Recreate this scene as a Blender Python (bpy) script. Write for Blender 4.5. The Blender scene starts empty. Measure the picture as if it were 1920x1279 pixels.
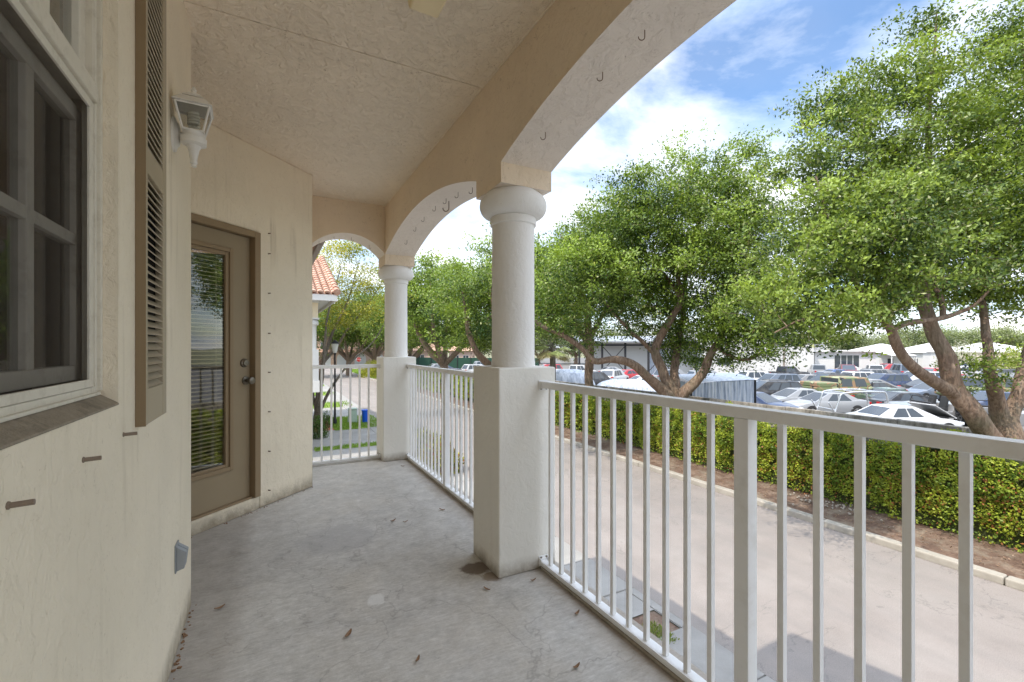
import bpy, bmesh, math, random
import numpy as np
from mathutils import Vector, Matrix, noise

rnd = random.Random(7)
R = math.radians
C = bpy.context.scene.collection
GZ = -2.93                                   # ground level; the balcony floor is z = 0
CAM = Vector((0, 0, 1.27))
YAW = R(28.07)
FWD = Vector((math.sin(YAW), math.cos(YAW), 0))
RGT = Vector((math.cos(YAW), -math.sin(YAW), 0))
FPX = 853.3

def spot(u, v, d):
    """world point seen in direction (u, v) of the photograph at distance d along the view axis"""
    p = (FWD + RGT * ((u - 960) / FPX)) * d
    return Vector((p.x, p.y, CAM.z - (v - 650) / FPX * d))

# ---------------------------------------------------------------- materials
def new_mat(name):
    m = bpy.data.materials.new(name); m.use_nodes = True
    nt = m.node_tree
    b = nt.nodes['Principled BSDF']
    b.inputs['Specular IOR Level'].default_value = 0.3
    return m, nt, b

def N(nt, t, **kw):
    n = nt.nodes.new(t)
    for k, v in kw.items(): setattr(n, k, v)
    return n

def L(nt, a, b): nt.links.new(a, b)

def ramp(nt, fac, stops, interp='LINEAR'):
    r = N(nt, 'ShaderNodeValToRGB'); r.color_ramp.interpolation = interp
    e = r.color_ramp.elements
    while len(e) < len(stops): e.new(0.5)
    for i, (p, c) in enumerate(stops):
        e[i].position = p
        e[i].color = c if len(c) == 4 else (*c, 1)
    L(nt, fac, r.inputs[0]); return r.outputs[0]

def g(v): return (v, v, v, 1)

def noise_tex(nt, vec, scale, detail=4, rough=0.55, dist=0.0, ntype='FBM'):
    n = N(nt, 'ShaderNodeTexNoise'); n.noise_type = ntype
    n.inputs['Scale'].default_value = scale; n.inputs['Detail'].default_value = detail
    n.inputs['Roughness'].default_value = rough; n.inputs['Distortion'].default_value = dist
    if vec is not None: L(nt, vec, n.inputs['Vector'])
    return n.outputs[0]

def mapping(nt, vec, scale=(1, 1, 1), loc=(0, 0, 0), rot=(0, 0, 0)):
    m = N(nt, 'ShaderNodeMapping')
    m.inputs['Scale'].default_value = scale; m.inputs['Location'].default_value = loc; m.inputs['Rotation'].default_value = rot
    L(nt, vec, m.inputs['Vector']); return m.outputs[0]

def mix(nt, fac, a, b, blend='MIX'):
    m = N(nt, 'ShaderNodeMix', data_type='RGBA', blend_type=blend, clamp_factor=True)
    for sock, v in ((m.inputs[0], fac), (m.inputs[6], a), (m.inputs[7], b)):
        if isinstance(v, (int, float)): sock.default_value = v
        elif isinstance(v, tuple): sock.default_value = v if len(v) == 4 else (*v, 1)
        else: L(nt, v, sock)
    return m.outputs[2]

def math_n(nt, op, a, b=None, c=None):
    m = N(nt, 'ShaderNodeMath', operation=op)
    for i, v in enumerate((a, b, c)):
        if v is None: continue
        if isinstance(v, (int, float)): m.inputs[i].default_value = v
        else: L(nt, v, m.inputs[i])
    return m.outputs[0]

def bump(nt, bsdf, h, strength=0.4, dist=0.01):
    b = N(nt, 'ShaderNodeBump'); b.inputs['Strength'].default_value = strength; b.inputs['Distance'].default_value = dist
    L(nt, h, b.inputs['Height']); L(nt, b.outputs[0], bsdf.inputs['Normal'])

def wpos(nt): return N(nt, 'ShaderNodeNewGeometry').outputs['Position']
def opos(nt): return N(nt, 'ShaderNodeTexCoord').outputs['Object']

def stucco(name, col, dirt, worm=0.5, streak=0.3, bump_s=0.5, scale=16, foot=0.0, tall=0.8):
    m, nt, b = new_mat(name); P = wpos(nt)
    big = noise_tex(nt, P, 1.3, 4)
    c = mix(nt, ramp(nt, big, [(0.35, g(0)), (0.7, g(1))]), col, tuple(x * 0.9 for x in col[:3]))
    # trowel creases: thin dark lines, broken up by a second noise
    rid = noise_tex(nt, mapping(nt, P, (1, 1, tall)), scale * 2.2, 3, 0.6, 0.5)
    d0 = math_n(nt, 'ABSOLUTE', math_n(nt, 'SUBTRACT', rid, 0.5))
    line = ramp(nt, d0, [(0.0, g(1)), (0.016, g(0))])
    brk = math_n(nt, 'MULTIPLY', ramp(nt, noise_tex(nt, P, scale * 1.5, 4, 0.7), [(0.52, g(0)), (0.60, g(1))]),
                 ramp(nt, noise_tex(nt, P, 2.4, 4, 0.6), [(0.40, g(0.15)), (0.6, g(1))]))
    crease = math_n(nt, 'MULTIPLY', math_n(nt, 'MULTIPLY', line, brk), worm)
    c = mix(nt, crease, c, dirt)
    # rain streaks and grime
    st = noise_tex(nt, mapping(nt, P, (14, 14, 0.9)), 1.0, 3, 0.6)
    st = ramp(nt, st, [(0.55, g(0)), (0.75, g(1))])
    st2 = ramp(nt, noise_tex(nt, P, 2.0, 3), [(0.45, g(0)), (0.65, g(1))])
    c = mix(nt, math_n(nt, 'MULTIPLY', math_n(nt, 'MULTIPLY', st, st2), streak), c, dirt)
    spk = ramp(nt, noise_tex(nt, P, 60, 2), [(0.70, g(0)), (0.76, g(1))])
    c = mix(nt, math_n(nt, 'MULTIPLY', spk, 0.35 * (0.4 + worm)), c, dirt)
    if foot:
        sep = N(nt, 'ShaderNodeSeparateXYZ'); L(nt, P, sep.inputs[0])
        f = math_n(nt, 'SUBTRACT', 1.0, math_n(nt, 'DIVIDE', sep.outputs[2], foot)); 
        f = math_n(nt, 'MULTIPLY', math_n(nt, 'MAXIMUM', f, 0.0), math_n(nt, 'MULTIPLY', noise_tex(nt, P, 9, 5, 0.7), 1.2))
        above = math_n(nt, 'GREATER_THAN', sep.outputs[2], -0.2)
        c = mix(nt, math_n(nt, 'MULTIPLY', ramp(nt, f, [(0.12, g(0)), (0.6, g(1))]), math_n(nt, 'MULTIPLY', above, 0.75)), c, tuple(x * 0.6 for x in dirt[:3]))
    L(nt, c, b.inputs['Base Color']); b.inputs['Roughness'].default_value = 0.85
    fine = noise_tex(nt, P, 45, 4, 0.6)
    med = ramp(nt, noise_tex(nt, mapping(nt, P, (1, 1, tall)), scale * 1.1, 4, 0.6, 0.5), [(0.42, g(0)), (0.55, g(1))])
    h = math_n(nt, 'ADD', math_n(nt, 'MULTIPLY', fine, 0.5), math_n(nt, 'MULTIPLY', med, 0.5 + 0.5 * worm))
    h = math_n(nt, 'SUBTRACT', h, math_n(nt, 'MULTIPLY', line, 0.5 * worm))
    bump(nt, b, h, bump_s, 0.008)
    return m

def plain(name, col, rough=0.5, metal=0.0, var=0.12, scale=8, bump_s=0.0, spec=0.3, dirt=None, dirt_amt=0.0, dscale=6):
    m, nt, b = new_mat(name); P = opos(nt)
    n = noise_tex(nt, P, scale, 4)
    c = mix(nt, n, tuple(x * (1 - var) for x in col[:3]), tuple(min(1, x * (1 + var)) for x in col[:3]))
    if dirt:
        c = mix(nt, math_n(nt, 'MULTIPLY', ramp(nt, noise_tex(nt, P, dscale, 6, 0.7), [(0.5, g(0)), (0.72, g(1))]), dirt_amt), c, dirt)
    L(nt, c, b.inputs['Base Color'])
    b.inputs['Roughness'].default_value = rough; b.inputs['Metallic'].default_value = metal; b.inputs['Specular IOR Level'].default_value = spec
    if bump_s: bump(nt, b, noise_tex(nt, P, scale * 4, 4), bump_s, 0.005)
    return m

M = {}
M['stucco'] = stucco('cream_stucco', (0.885, 0.79, 0.63), (0.36, 0.28, 0.18), 0.34, 0.45, 0.42, 17, foot=0.16, tall=0.7)
M['ceiling'] = stucco('ceiling_stucco', (0.93, 0.805, 0.64), (0.34, 0.23, 0.13), 0.85, 0.0, 0.75, 13)
M['beam'] = stucco('beam_stucco', (0.84, 0.70, 0.535), (0.30, 0.21, 0.13), 0.6, 0.05, 0.5, 10)
M['soffit'] = stucco('arch_soffit_stucco', (0.88, 0.79, 0.70), (0.34, 0.26, 0.2), 0.6, 0.02, 0.6, 12)
M['column'] = stucco('column_stucco', (0.86, 0.845, 0.82), (0.36, 0.29, 0.22), 0.12, 0.12, 0.28, 18)
M['plinth'] = stucco('plinth_stucco', (0.86, 0.84, 0.785), (0.36, 0.29, 0.2), 0.05, 0.1, 0.2, 14, foot=0.12)

def mk_floor():
    m, nt, b = new_mat('balcony_concrete'); P = wpos(nt)
    n1 = noise_tex(nt, P, 1.8, 8, 0.72, 0.5); n2 = noise_tex(nt, P, 9, 8, 0.75)
    c = ramp(nt, math_n(nt, 'ADD', math_n(nt, 'MULTIPLY', n1, 0.42), math_n(nt, 'MULTIPLY', n2, 0.58)),
             [(0.33, (0.37, 0.35, 0.32)), (0.49, (0.53, 0.507, 0.47)), (0.66, (0.68, 0.655, 0.615))])
    br = noise_tex(nt, mapping(nt, P, (9, 120, 1), rot=(0, 0, R(14))), 1.0, 5, 0.7)
    c = mix(nt, 0.16, c, ramp(nt, br, [(0.35, g(0.3)), (0.65, g(0.8))]))
    # broad dark wear patches, brown stains, pale salt spots, grit
    blot = ramp(nt, noise_tex(nt, P, 2.6, 6, 0.7, 0.6), [(0.52, g(0)), (0.68, g(1))])
    c = mix(nt, math_n(nt, 'MULTIPLY', blot, 0.22), c, (0.30, 0.285, 0.285, 1))
    tan = ramp(nt, noise_tex(nt, mapping(nt, P, loc=(4, 7, 2)), 1.9, 5, 0.65), [(0.5, g(0)), (0.7, g(1))])
    c = mix(nt, math_n(nt, 'MULTIPLY', tan, 0.3), c, (0.56, 0.50, 0.41, 1))
    pale = ramp(nt, noise_tex(nt, mapping(nt, P, loc=(9, 1, 2)), 9, 5, 0.7), [(0.64, g(0)), (0.72, g(1))])
    c = mix(nt, math_n(nt, 'MULTIPLY', pale, 0.45), c, (0.80, 0.79, 0.77, 1))
    grit = ramp(nt, noise_tex(nt, P, 75, 2), [(0.68, g(0)), (0.74, g(1))])
    c = mix(nt, math_n(nt, 'MULTIPLY', grit, 0.45), c, (0.2, 0.18, 0.16, 1))
    g2 = noise_tex(nt, mapping(nt, P, (0.6, 1.5, 1), rot=(0, 0, R(14))), 38, 6, 0.8)
    c = mix(nt, 0.5, c, ramp(nt, g2, [(0.36, g(0.25)), (0.5, g(0.5)), (0.64, g(0.8))]), 'SOFT_LIGHT')
    ck = math_n(nt, 'ABSOLUTE', math_n(nt, 'SUBTRACT', noise_tex(nt, mapping(nt, P, loc=(2.2, 5.1, 0)), 0.9, 6, 0.55, 0.3), 0.52))
    c = mix(nt, math_n(nt, 'MULTIPLY', ramp(nt, ck, [(0.0, g(1)), (0.0012, g(0))]), 0.35), c, (0.2, 0.18, 0.16, 1))
    def stain(c, x, y, r, col, amt, rag=0.5):
        dv = N(nt, 'ShaderNodeVectorMath', operation='DISTANCE'); L(nt, P, dv.inputs[0]); dv.inputs[1].default_value = (x, y, 0)
        e = math_n(nt, 'ADD', dv.outputs[1], math_n(nt, 'MULTIPLY', math_n(nt, 'SUBTRACT', noise_tex(nt, P, 11, 5, 0.7), 0.5), rag * r * 1.6))
        f = ramp(nt, math_n(nt, 'DIVIDE', e, r * 1.4), [(0.55, g(1)), (0.75, g(0))])
        return mix(nt, math_n(nt, 'MULTIPLY', f, amt), c, col)
    c = stain(c, 1.045, 2.40, 0.085, (0.13, 0.09, 0.06, 1), 0.85, 0.9)
    c = stain(c, 1.09, 2.27, 0.06, (0.2, 0.14, 0.09, 1), 0.7, 0.9)
    c = stain(c, 0.47, 2.33, 0.05, (0.84, 0.83, 0.81, 1), 0.5, 1.6)
    c = stain(c, 0.40, 3.2, 0.25, (0.35, 0.34, 0.34, 1), 0.4)
    # grimy edge along the railing and the wall
    sep = N(nt, 'ShaderNodeSeparateXYZ'); L(nt, P, sep.inputs[0])
    nn = math_n(nt, 'MULTIPLY', noise_tex(nt, P, 8, 6, 0.7), 0.16)
    e1 = math_n(nt, 'ADD', sep.outputs[0], nn)
    f1 = ramp(nt, e1, [(0.0, g(0)), (1, g(1))])
    mr = N(nt, 'ShaderNodeMapRange'); mr.inputs[1].default_value = 1.30; mr.inputs[2].default_value = 1.42; L(nt, e1, mr.inputs[0])
    c = mix(nt, math_n(nt, 'MULTIPLY', mr.outputs[0], 0.55), c, (0.27, 0.21, 0.15, 1))
    mr2 = N(nt, 'ShaderNodeMapRange'); mr2.inputs[1].default_value = -0.16; mr2.inputs[2].default_value = -0.26; L(nt, math_n(nt, 'SUBTRACT', sep.outputs[0], nn), mr2.inputs[0])
    c = mix(nt, math_n(nt, 'MULTIPLY', mr2.outputs[0], 0.4), c, (0.25, 0.21, 0.17, 1))
    L(nt, c, b.inputs['Base Color']); b.inputs['Roughness'].default_value = 0.8
    bump(nt, b, math_n(nt, 'ADD', n2, math_n(nt, 'MULTIPLY', noise_tex(nt, P, 60, 3), 0.6)), 0.35, 0.006)
    return m
M['floor'] = mk_floor()

M['rail'] = plain('painted_aluminium', (0.83, 0.83, 0.83), 0.42, 0, 0.04, 5, 0, 0.4, (0.45, 0.40, 0.34), 0.25, 9)
M['brass'] = plain('tarnished_metal', (0.20, 0.175, 0.14), 0.38, 0.85, 0.15, 30)
M['tan_paint'] = plain('tan_door_paint', (0.31, 0.24, 0.15), 0.45, 0, 0.05, 4, 0.05, 0.35, (0.25, 0.18, 0.12), 0.2, 5)
M['tan_dark'] = plain('brown_frame_paint', (0.29, 0.21, 0.125), 0.5, 0, 0.06, 4, 0.05)
M['shutter'] = plain('tan_shutter_paint', (0.41, 0.345, 0.245), 0.5, 0, 0.06, 6, 0.05)
M['shutter_side'] = plain('brown_shutter_edge', (0.25, 0.18, 0.105), 0.55, 0, 0.06, 6, 0.05)
M['white_frame'] = plain('white_window_frame', (0.70, 0.655, 0.56), 0.5, 0, 0.06, 9, 0.1, 0.3, (0.30, 0.25, 0.18), 0.3, 30)
M['sash'] = plain('grey_sash', (0.76, 0.71, 0.62), 0.5, 0, 0.06, 9, 0.05, 0.3, (0.25, 0.21, 0.16), 0.4, 14)
M['sill'] = plain('dirty_concrete_sill', (0.33, 0.28, 0.215), 0.9, 0, 0.3, 40, 0.8, 0.2, (0.10, 0.085, 0.065), 0.7, 9)
M['dark'] = plain('dark_void', (0.02, 0.02, 0.02), 0.9)
M['room'] = plain('room_paint', (0.20, 0.18, 0.15), 0.9)
M['blind'] = plain('tan_blind_slats', (0.74, 0.64, 0.46), 0.5, 0, 0.05)
M['curtain'] = plain('beige_blind', (0.50, 0.45, 0.34), 0.8, 0, 0.05, 20)
M['rust'] = plain('rusty_steel', (0.17, 0.095, 0.055), 0.85, 0.2, 0.4, 60, 0.3)
M['peg'] = plain('weathered_peg', (0.28, 0.22, 0.17), 0.8, 0.2, 0.3, 60, 0.3)
M['white_metal'] = plain('white_lantern_paint', (0.76, 0.74, 0.70), 0.4, 0, 0.05, 20, 0, 0.4, (0.4, 0.33, 0.25), 0.25, 20)
M['bulb'] = plain('bulb_glass', (0.85, 0.84, 0.78), 0.25)
M['fixture'] = plain('yellowed_plastic', (0.80, 0.66, 0.40), 0.4, 0, 0.08, 12)
M['outlet'] = plain('grey_outlet_box', (0.33, 0.35, 0.37), 0.5, 0.3, 0.1, 20)
M['dry_leaf'] = plain('dry_leaf', (0.27, 0.16, 0.09), 0.7, 0, 0.4, 60)
M['black_metal'] = plain('black_metal', (0.035, 0.035, 0.04), 0.5, 0.2)
M['white_paint'] = plain('white_paint', (0.62, 0.61, 0.585), 0.6, 0, 0.05, 3, 0.05, 0.3, (0.5, 0.46, 0.4), 0.3, 3)
M['cream_paint'] = plain('cream_paint', (0.74, 0.64, 0.47), 0.8, 0, 0.05, 3, 0.1)
M['pink_paint'] = plain('pink_stucco', (0.55, 0.40, 0.32), 0.85, 0, 0.06, 3)
M['grey_wood'] = plain('weathered_eave', (0.28, 0.24, 0.21), 0.8, 0, 0.15, 5)
M['dark_glass'] = plain('dark_glass', (0.06, 0.072, 0.085), 0.05, 0.25, 0.3, 1.5, 0, 0.9)
M['steel'] = plain('polished_tube', (0.62, 0.63, 0.64), 0.25, 0.8)
M['tyre'] = plain('tyre_rubber', (0.03, 0.03, 0.03), 0.85)
M['rim'] = plain('alloy_rim', (0.45, 0.45, 0.46), 0.35, 0.7)
M['red_light'] = plain('red_lens', (0.45, 0.02, 0.02), 0.2)
M['head_light'] = plain('clear_lens', (0.75, 0.76, 0.78), 0.1, 0.2)
M['trim'] = plain('black_trim', (0.03, 0.03, 0.033), 0.6)
M['seat'] = plain('black_seat_vinyl', (0.03, 0.03, 0.03), 0.6)
M['blue_plastic'] = plain('blue_bin_plastic', (0.01, 0.10, 0.62), 0.45)
M['utility_green'] = plain('pale_green_cabinet', (0.42, 0.52, 0.44), 0.5)
M['stop_red'] = plain('stop_sign_red', (0.55, 0.03, 0.03), 0.4)
M['sign_white'] = plain('sign_white', (0.8, 0.8, 0.8), 0.5)
M['lamp_glass'] = plain('frosted_lamp_glass', (0.7, 0.7, 0.66), 0.3)
M['fence_green'] = plain('dark_green_fence', (0.02, 0.06, 0.04), 0.7)
M['rock'] = plain('white_rock', (0.34, 0.30, 0.25), 0.9, 0, 0.2, 20)

def mk_paint(name, camo=False):
    m, nt, b = new_mat(name)
    oi = N(nt, 'ShaderNodeObjectInfo').outputs['Color']
    n = noise_tex(nt, opos(nt), 2.5, 5, 0.6)
    c = mix(nt, math_n(nt, 'MULTIPLY', ramp(nt, n, [(0.45, g(0)), (0.75, g(1))]), 0.25), oi, (0.35, 0.32, 0.28, 1))
    if camo:
        v = noise_tex(nt, opos(nt), 1.5, 2, 0.4, 0.6)
        c = ramp(nt, v, [(0.0, (0.16, 0.19, 0.09)), (0.48, (0.30, 0.19, 0.11)), (0.57, (0.03, 0.035, 0.03)), (0.62, (0.34, 0.36, 0.21))], 'CONSTANT')
    L(nt, c, b.inputs['Base Color'])
    b.inputs['Roughness'].default_value = 0.6 if camo else 0.28; b.inputs['Specular IOR Level'].default_value = 0.4
    if not camo: b.inputs['Coat Weight'].default_value = 0.5
    return m
M['car_paint'] = mk_paint('car_paint'); M['camo'] = mk_paint('camouflage_paint', True)

def mk_tarp():
    m, nt, b = new_mat('silver_tarp'); P = opos(nt)
    n = noise_tex(nt, mapping(nt, P, (6, 6, 1.2)), 1.0, 5, 0.6, 0.5)
    L(nt, ramp(nt, n, [(0.3, (0.30, 0.34, 0.42)), (0.6, (0.62, 0.65, 0.72))]), b.inputs['Base Color'])
    b.inputs['Roughness'].default_value = 0.45; b.inputs['Metallic'].default_value = 0.2
    bump(nt, b, n, 0.8, 0.05); return m
M['tarp'] = mk_tarp()

def mk_sheet():
    m, nt, b = new_mat('streaked_corrugated_sheet'); P = opos(nt)
    n = noise_tex(nt, mapping(nt, P, (7, 7, 0.6)), 1.0, 5, 0.7)
    L(nt, ramp(nt, n, [(0.35, (0.24, 0.28, 0.36)), (0.48, (0.48, 0.53, 0.62)), (0.6, (0.74, 0.76, 0.80))]), b.inputs['Base Color'])
    b.inputs['Roughness'].default_value = 0.6; return m
M['sheet'] = mk_sheet()

def mk_wall():
    m, nt, b = new_mat('mouldy_concrete_wall'); P = opos(nt)
    n = noise_tex(nt, mapping(nt, P, (2.5, 2.5, 1)), 1.2, 8, 0.75, 0.3)
    L(nt, ramp(nt, n, [(0.32, (0.07, 0.06, 0.05)), (0.46, (0.24, 0.22, 0.19)), (0.6, (0.40, 0.37, 0.33)), (0.75, (0.52, 0.49, 0.45))]), b.inputs['Base Color'])
    b.inputs['Roughness'].default_value = 0.9; bump(nt, b, n, 0.5, 0.03); return m
M['old_wall'] = mk_wall()

def mk_ground(name, stops, scale=1.0, grit=40, grit_amt=0.3, gritcol=(0.2, 0.2, 0.2, 1), cracks=False, bs=0.3, patch=None):
    m, nt, b = new_mat(name); P = wpos(nt)
    n = noise_tex(nt, P, scale, 8, 0.68, 0.3)
    c = ramp(nt, n, stops)
    gr = ramp(nt, noise_tex(nt, P, grit, 3, 0.6), [(0.5, g(0)), (0.68, g(1))])
    c = mix(nt, math_n(nt, 'MULTIPLY', gr, grit_amt), c, gritcol)
    if patch:
        p2 = ramp(nt, noise_tex(nt, mapping(nt, P, loc=(3, 8, 1)), patch[0], 6, 0.7), [(0.5, g(0)), (0.62, g(1))])
        c = mix(nt, math_n(nt, 'MULTIPLY', p2, patch[1]), c, patch[2])
    if cracks:
        ck = math_n(nt, 'ABSOLUTE', math_n(nt, 'SUBTRACT', noise_tex(nt, P, 0.28, 7, 0.6, 0.4), 0.5))
        c = mix(nt, math_n(nt, 'MULTIPLY', ramp(nt, ck, [(0.0, g(1)), (0.0007, g(0))]), 0.4), c, (0.09, 0.085, 0.08, 1))
        sp_ = ramp(nt, noise_tex(nt, P, 3.2, 2, 0.5), [(0.74, g(0)), (0.77, g(1))])
        c = mix(nt, math_n(nt, 'MULTIPLY', sp_, 0.45), c, (0.12, 0.11, 0.10, 1))
        tw = noise_tex(nt, mapping(nt, P, (1.1, 0.05, 1)), 1.0, 3, 0.5)
        c = mix(nt, math_n(nt, 'MULTIPLY', ramp(nt, tw, [(0.5, g(0)), (0.62, g(1))]), 0.28), c, (0.19, 0.175, 0.165, 1))
        fine = ramp(nt, noise_tex(nt, P, 130, 2, 0.6), [(0.35, g(0.3)), (0.65, g(0.72))]); c = mix(nt, 0.6, c, fine, 'SOFT_LIGHT')
    L(nt, c, b.inputs['Base Color']); b.inputs['Roughness'].default_value = 0.9
    bump(nt, b, noise_tex(nt, P, grit, 4, 0.6), bs, 0.01)
    return m
M['road'] = mk_ground('bleached_asphalt', [(0.3, (0.215, 0.188, 0.170)), (0.5, (0.252, 0.222, 0.202)), (0.7, (0.28, 0.25, 0.228))], 0.8, 70, 0.4, (0.17, 0.155, 0.142, 1), cracks=True, patch=(0.6, 0.3, (0.21, 0.195, 0.18, 1)))
M['lot'] = mk_ground('dusty_lot', [(0.3, (0.11, 0.105, 0.10)), (0.7, (0.19, 0.18, 0.17))], 0.2, 20, 0.3, (0.15, 0.15, 0.14, 1))
M['earth'] = mk_ground('dry_ground', [(0.3, (0.12, 0.13, 0.06)), (0.7, (0.25, 0.23, 0.15))], 0.15, 8, 0.3, (0.1, 0.12, 0.04, 1))
M['concrete'] = mk_ground('pale_concrete', [(0.3, (0.22, 0.21, 0.195)), (0.55, (0.29, 0.277, 0.258)), (0.75, (0.34, 0.327, 0.305))], 1.0, 40, 0.25, (0.28, 0.27, 0.25, 1), patch=(1.5, 0.3, (0.30, 0.29, 0.27, 1)))
M['kerb'] = mk_ground('kerb_concrete', [(0.3, (0.28, 0.255, 0.215)), (0.7, (0.40, 0.37, 0.32))], 2.0, 30, 0.2, (0.35, 0.32, 0.27, 1))
M['mulch'] = mk_ground('mulch_soil', [(0.3, (0.08, 0.05, 0.036)), (0.5, (0.155, 0.10, 0.072)), (0.7, (0.26, 0.195, 0.145))], 2.5, 22, 0.6, (0.07, 0.045, 0.035, 1), bs=0.9, patch=(1.6, 0.6, (0.24, 0.205, 0.155, 1)))
M['red_mulch'] = mk_ground('red_mulch', [(0.3, (0.22, 0.06, 0.03)), (0.7, (0.38, 0.13, 0.07))], 3, 22, 0.5, (0.1, 0.03, 0.02, 1), bs=0.9)
M['turf'] = mk_ground('turf_soil', [(0.3, (0.13, 0.19, 0.03)), (0.7, (0.24, 0.32, 0.06))], 0.9, 30, 0.5, (0.09, 0.13, 0.02, 1), bs=0.9)

def mk_leaf(name, gloss=0.45, trans=0.27):
    m, nt, b = new_mat(name)
    at = N(nt, 'ShaderNodeAttribute', attribute_name='Col').outputs['Color']
    L(nt, at, b.inputs['Base Color']); b.inputs['Roughness'].default_value = gloss; b.inputs['Specular IOR Level'].default_value = 0.35
    t = N(nt, 'ShaderNodeBsdfTranslucent')
    L(nt, mix(nt, 1.0, at, (1.5, 1.45, 0.55, 1), 'MULTIPLY'), t.inputs['Color'])
    ms = N(nt, 'ShaderNodeMixShader'); ms.inputs[0].default_value = trans
    L(nt, b.outputs[0], ms.inputs[1]); L(nt, t.outputs[0], ms.inputs[2])
    L(nt, ms.outputs[0], nt.nodes['Material Output'].inputs['Surface'])
    return m
M['leaf'] = mk_leaf('leaf'); M['grass_blade'] = mk_leaf('grass_blade', 0.6, 0.3)

def mk_bark(name, a, b_, c_):
    m, nt, b = new_mat(name); P = opos(nt)
    n = noise_tex(nt, mapping(nt, P, (9, 9, 2.2)), 1.6, 7, 0.7, 0.6)
    n2 = noise_tex(nt, P, 1.6, 3)
    c = ramp(nt, n, [(0.3, a), (0.5, b_), (0.7, c_)])
    c = mix(nt, math_n(nt, 'MULTIPLY', ramp(nt, n2, [(0.5, g(0)), (0.7, g(1))]), 0.35), c, (0.16, 0.17, 0.11, 1))
    L(nt, c, b.inputs['Base Color']); b.inputs['Roughness'].default_value = 0.9
    bump(nt, b, n, 0.9, 0.05); return m
M['bark'] = mk_bark('oak_bark', (0.10, 0.065, 0.045), (0.24, 0.165, 0.12), (0.38, 0.29, 0.22))
M['bark_grey'] = mk_bark('grey_bark', (0.08, 0.065, 0.05), (0.2, 0.17, 0.14), (0.33, 0.29, 0.25))

def mk_glass(name, tint=0.8, boost=1.6, base=0.04, rough=0.0, col=(1, 1, 1, 1)):
    m = bpy.data.materials.new(name); m.use_nodes = True; nt = m.node_tree; nt.nodes.clear()
    out = N(nt, 'ShaderNodeOutputMaterial'); fr = N(nt, 'ShaderNodeFresnel'); fr.inputs[0].default_value = 1.5
    gl = N(nt, 'ShaderNodeBsdfGlossy'); gl.inputs['Roughness'].default_value = rough; gl.inputs['Color'].default_value = col
    tr = N(nt, 'ShaderNodeBsdfTransparent'); tr.inputs[0].default_value = (tint, tint, tint * 0.97, 1)
    ms = N(nt, 'ShaderNodeMixShader')
    # a little waviness of old glass
    bp = N(nt, 'ShaderNodeBump'); bp.inputs['Strength'].default_value = 0.03; bp.inputs['Distance'].default_value = 0.02
    L(nt, noise_tex(nt, wpos(nt), 3, 1), bp.inputs['Height']); L(nt, bp.outputs[0], gl.inputs['Normal'])
    L(nt, math_n(nt, 'ADD', math_n(nt, 'MULTIPLY', fr.outputs[0], boost), base), ms.inputs[0])
    L(nt, tr.outputs[0], ms.inputs[1]); L(nt, gl.outputs[0], ms.inputs[2]); L(nt, ms.outputs[0], out.inputs[0])
    return m
M['glass'] = mk_glass('door_glass', 0.86, 0.7, 0.01)
M['lantern_glass'] = mk_glass('lantern_glass', 0.72, 0.8, 0.02, 0.05)
M['win_glass'] = mk_glass('window_glass', 0.8, 1.3, 0.03)

def mk_screen():
    m = bpy.data.materials.new('insect_screen'); m.use_nodes = True; nt = m.node_tree; nt.nodes.clear()
    out = N(nt, 'ShaderNodeOutputMaterial'); d = N(nt, 'ShaderNodeBsdfDiffuse'); d.inputs[0].default_value = (0.06, 0.049, 0.04, 1)
    t = N(nt, 'ShaderNodeBsdfTransparent'); ms = N(nt, 'ShaderNodeMixShader')
    n = noise_tex(nt, wpos(nt), 6, 5, 0.7)
    mr = N(nt, 'ShaderNodeMapRange'); mr.inputs[3].default_value = 0.42; mr.inputs[4].default_value = 0.58; L(nt, n, mr.inputs[0])
    L(nt, mr.outputs[0], ms.inputs[0])
    L(nt, t.outputs[0], ms.inputs[1]); L(nt, d.outputs[0], ms.inputs[2]); L(nt, ms.outputs[0], out.inputs[0]); return m
M['screen'] = mk_screen()

def mk_tile():
    m, nt, b = new_mat('terracotta_tile'); P = opos(nt)
    n = noise_tex(nt, P, 4, 4, 0.7)
    L(nt, ramp(nt, n, [(0.3, (0.32, 0.16, 0.105)), (0.5, (0.44, 0.265, 0.19)), (0.7, (0.52, 0.37, 0.285))]), b.inputs['Base Color'])
    b.inputs['Roughness'].default_value = 0.8; return m
M['tile'] = mk_tile()

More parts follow.
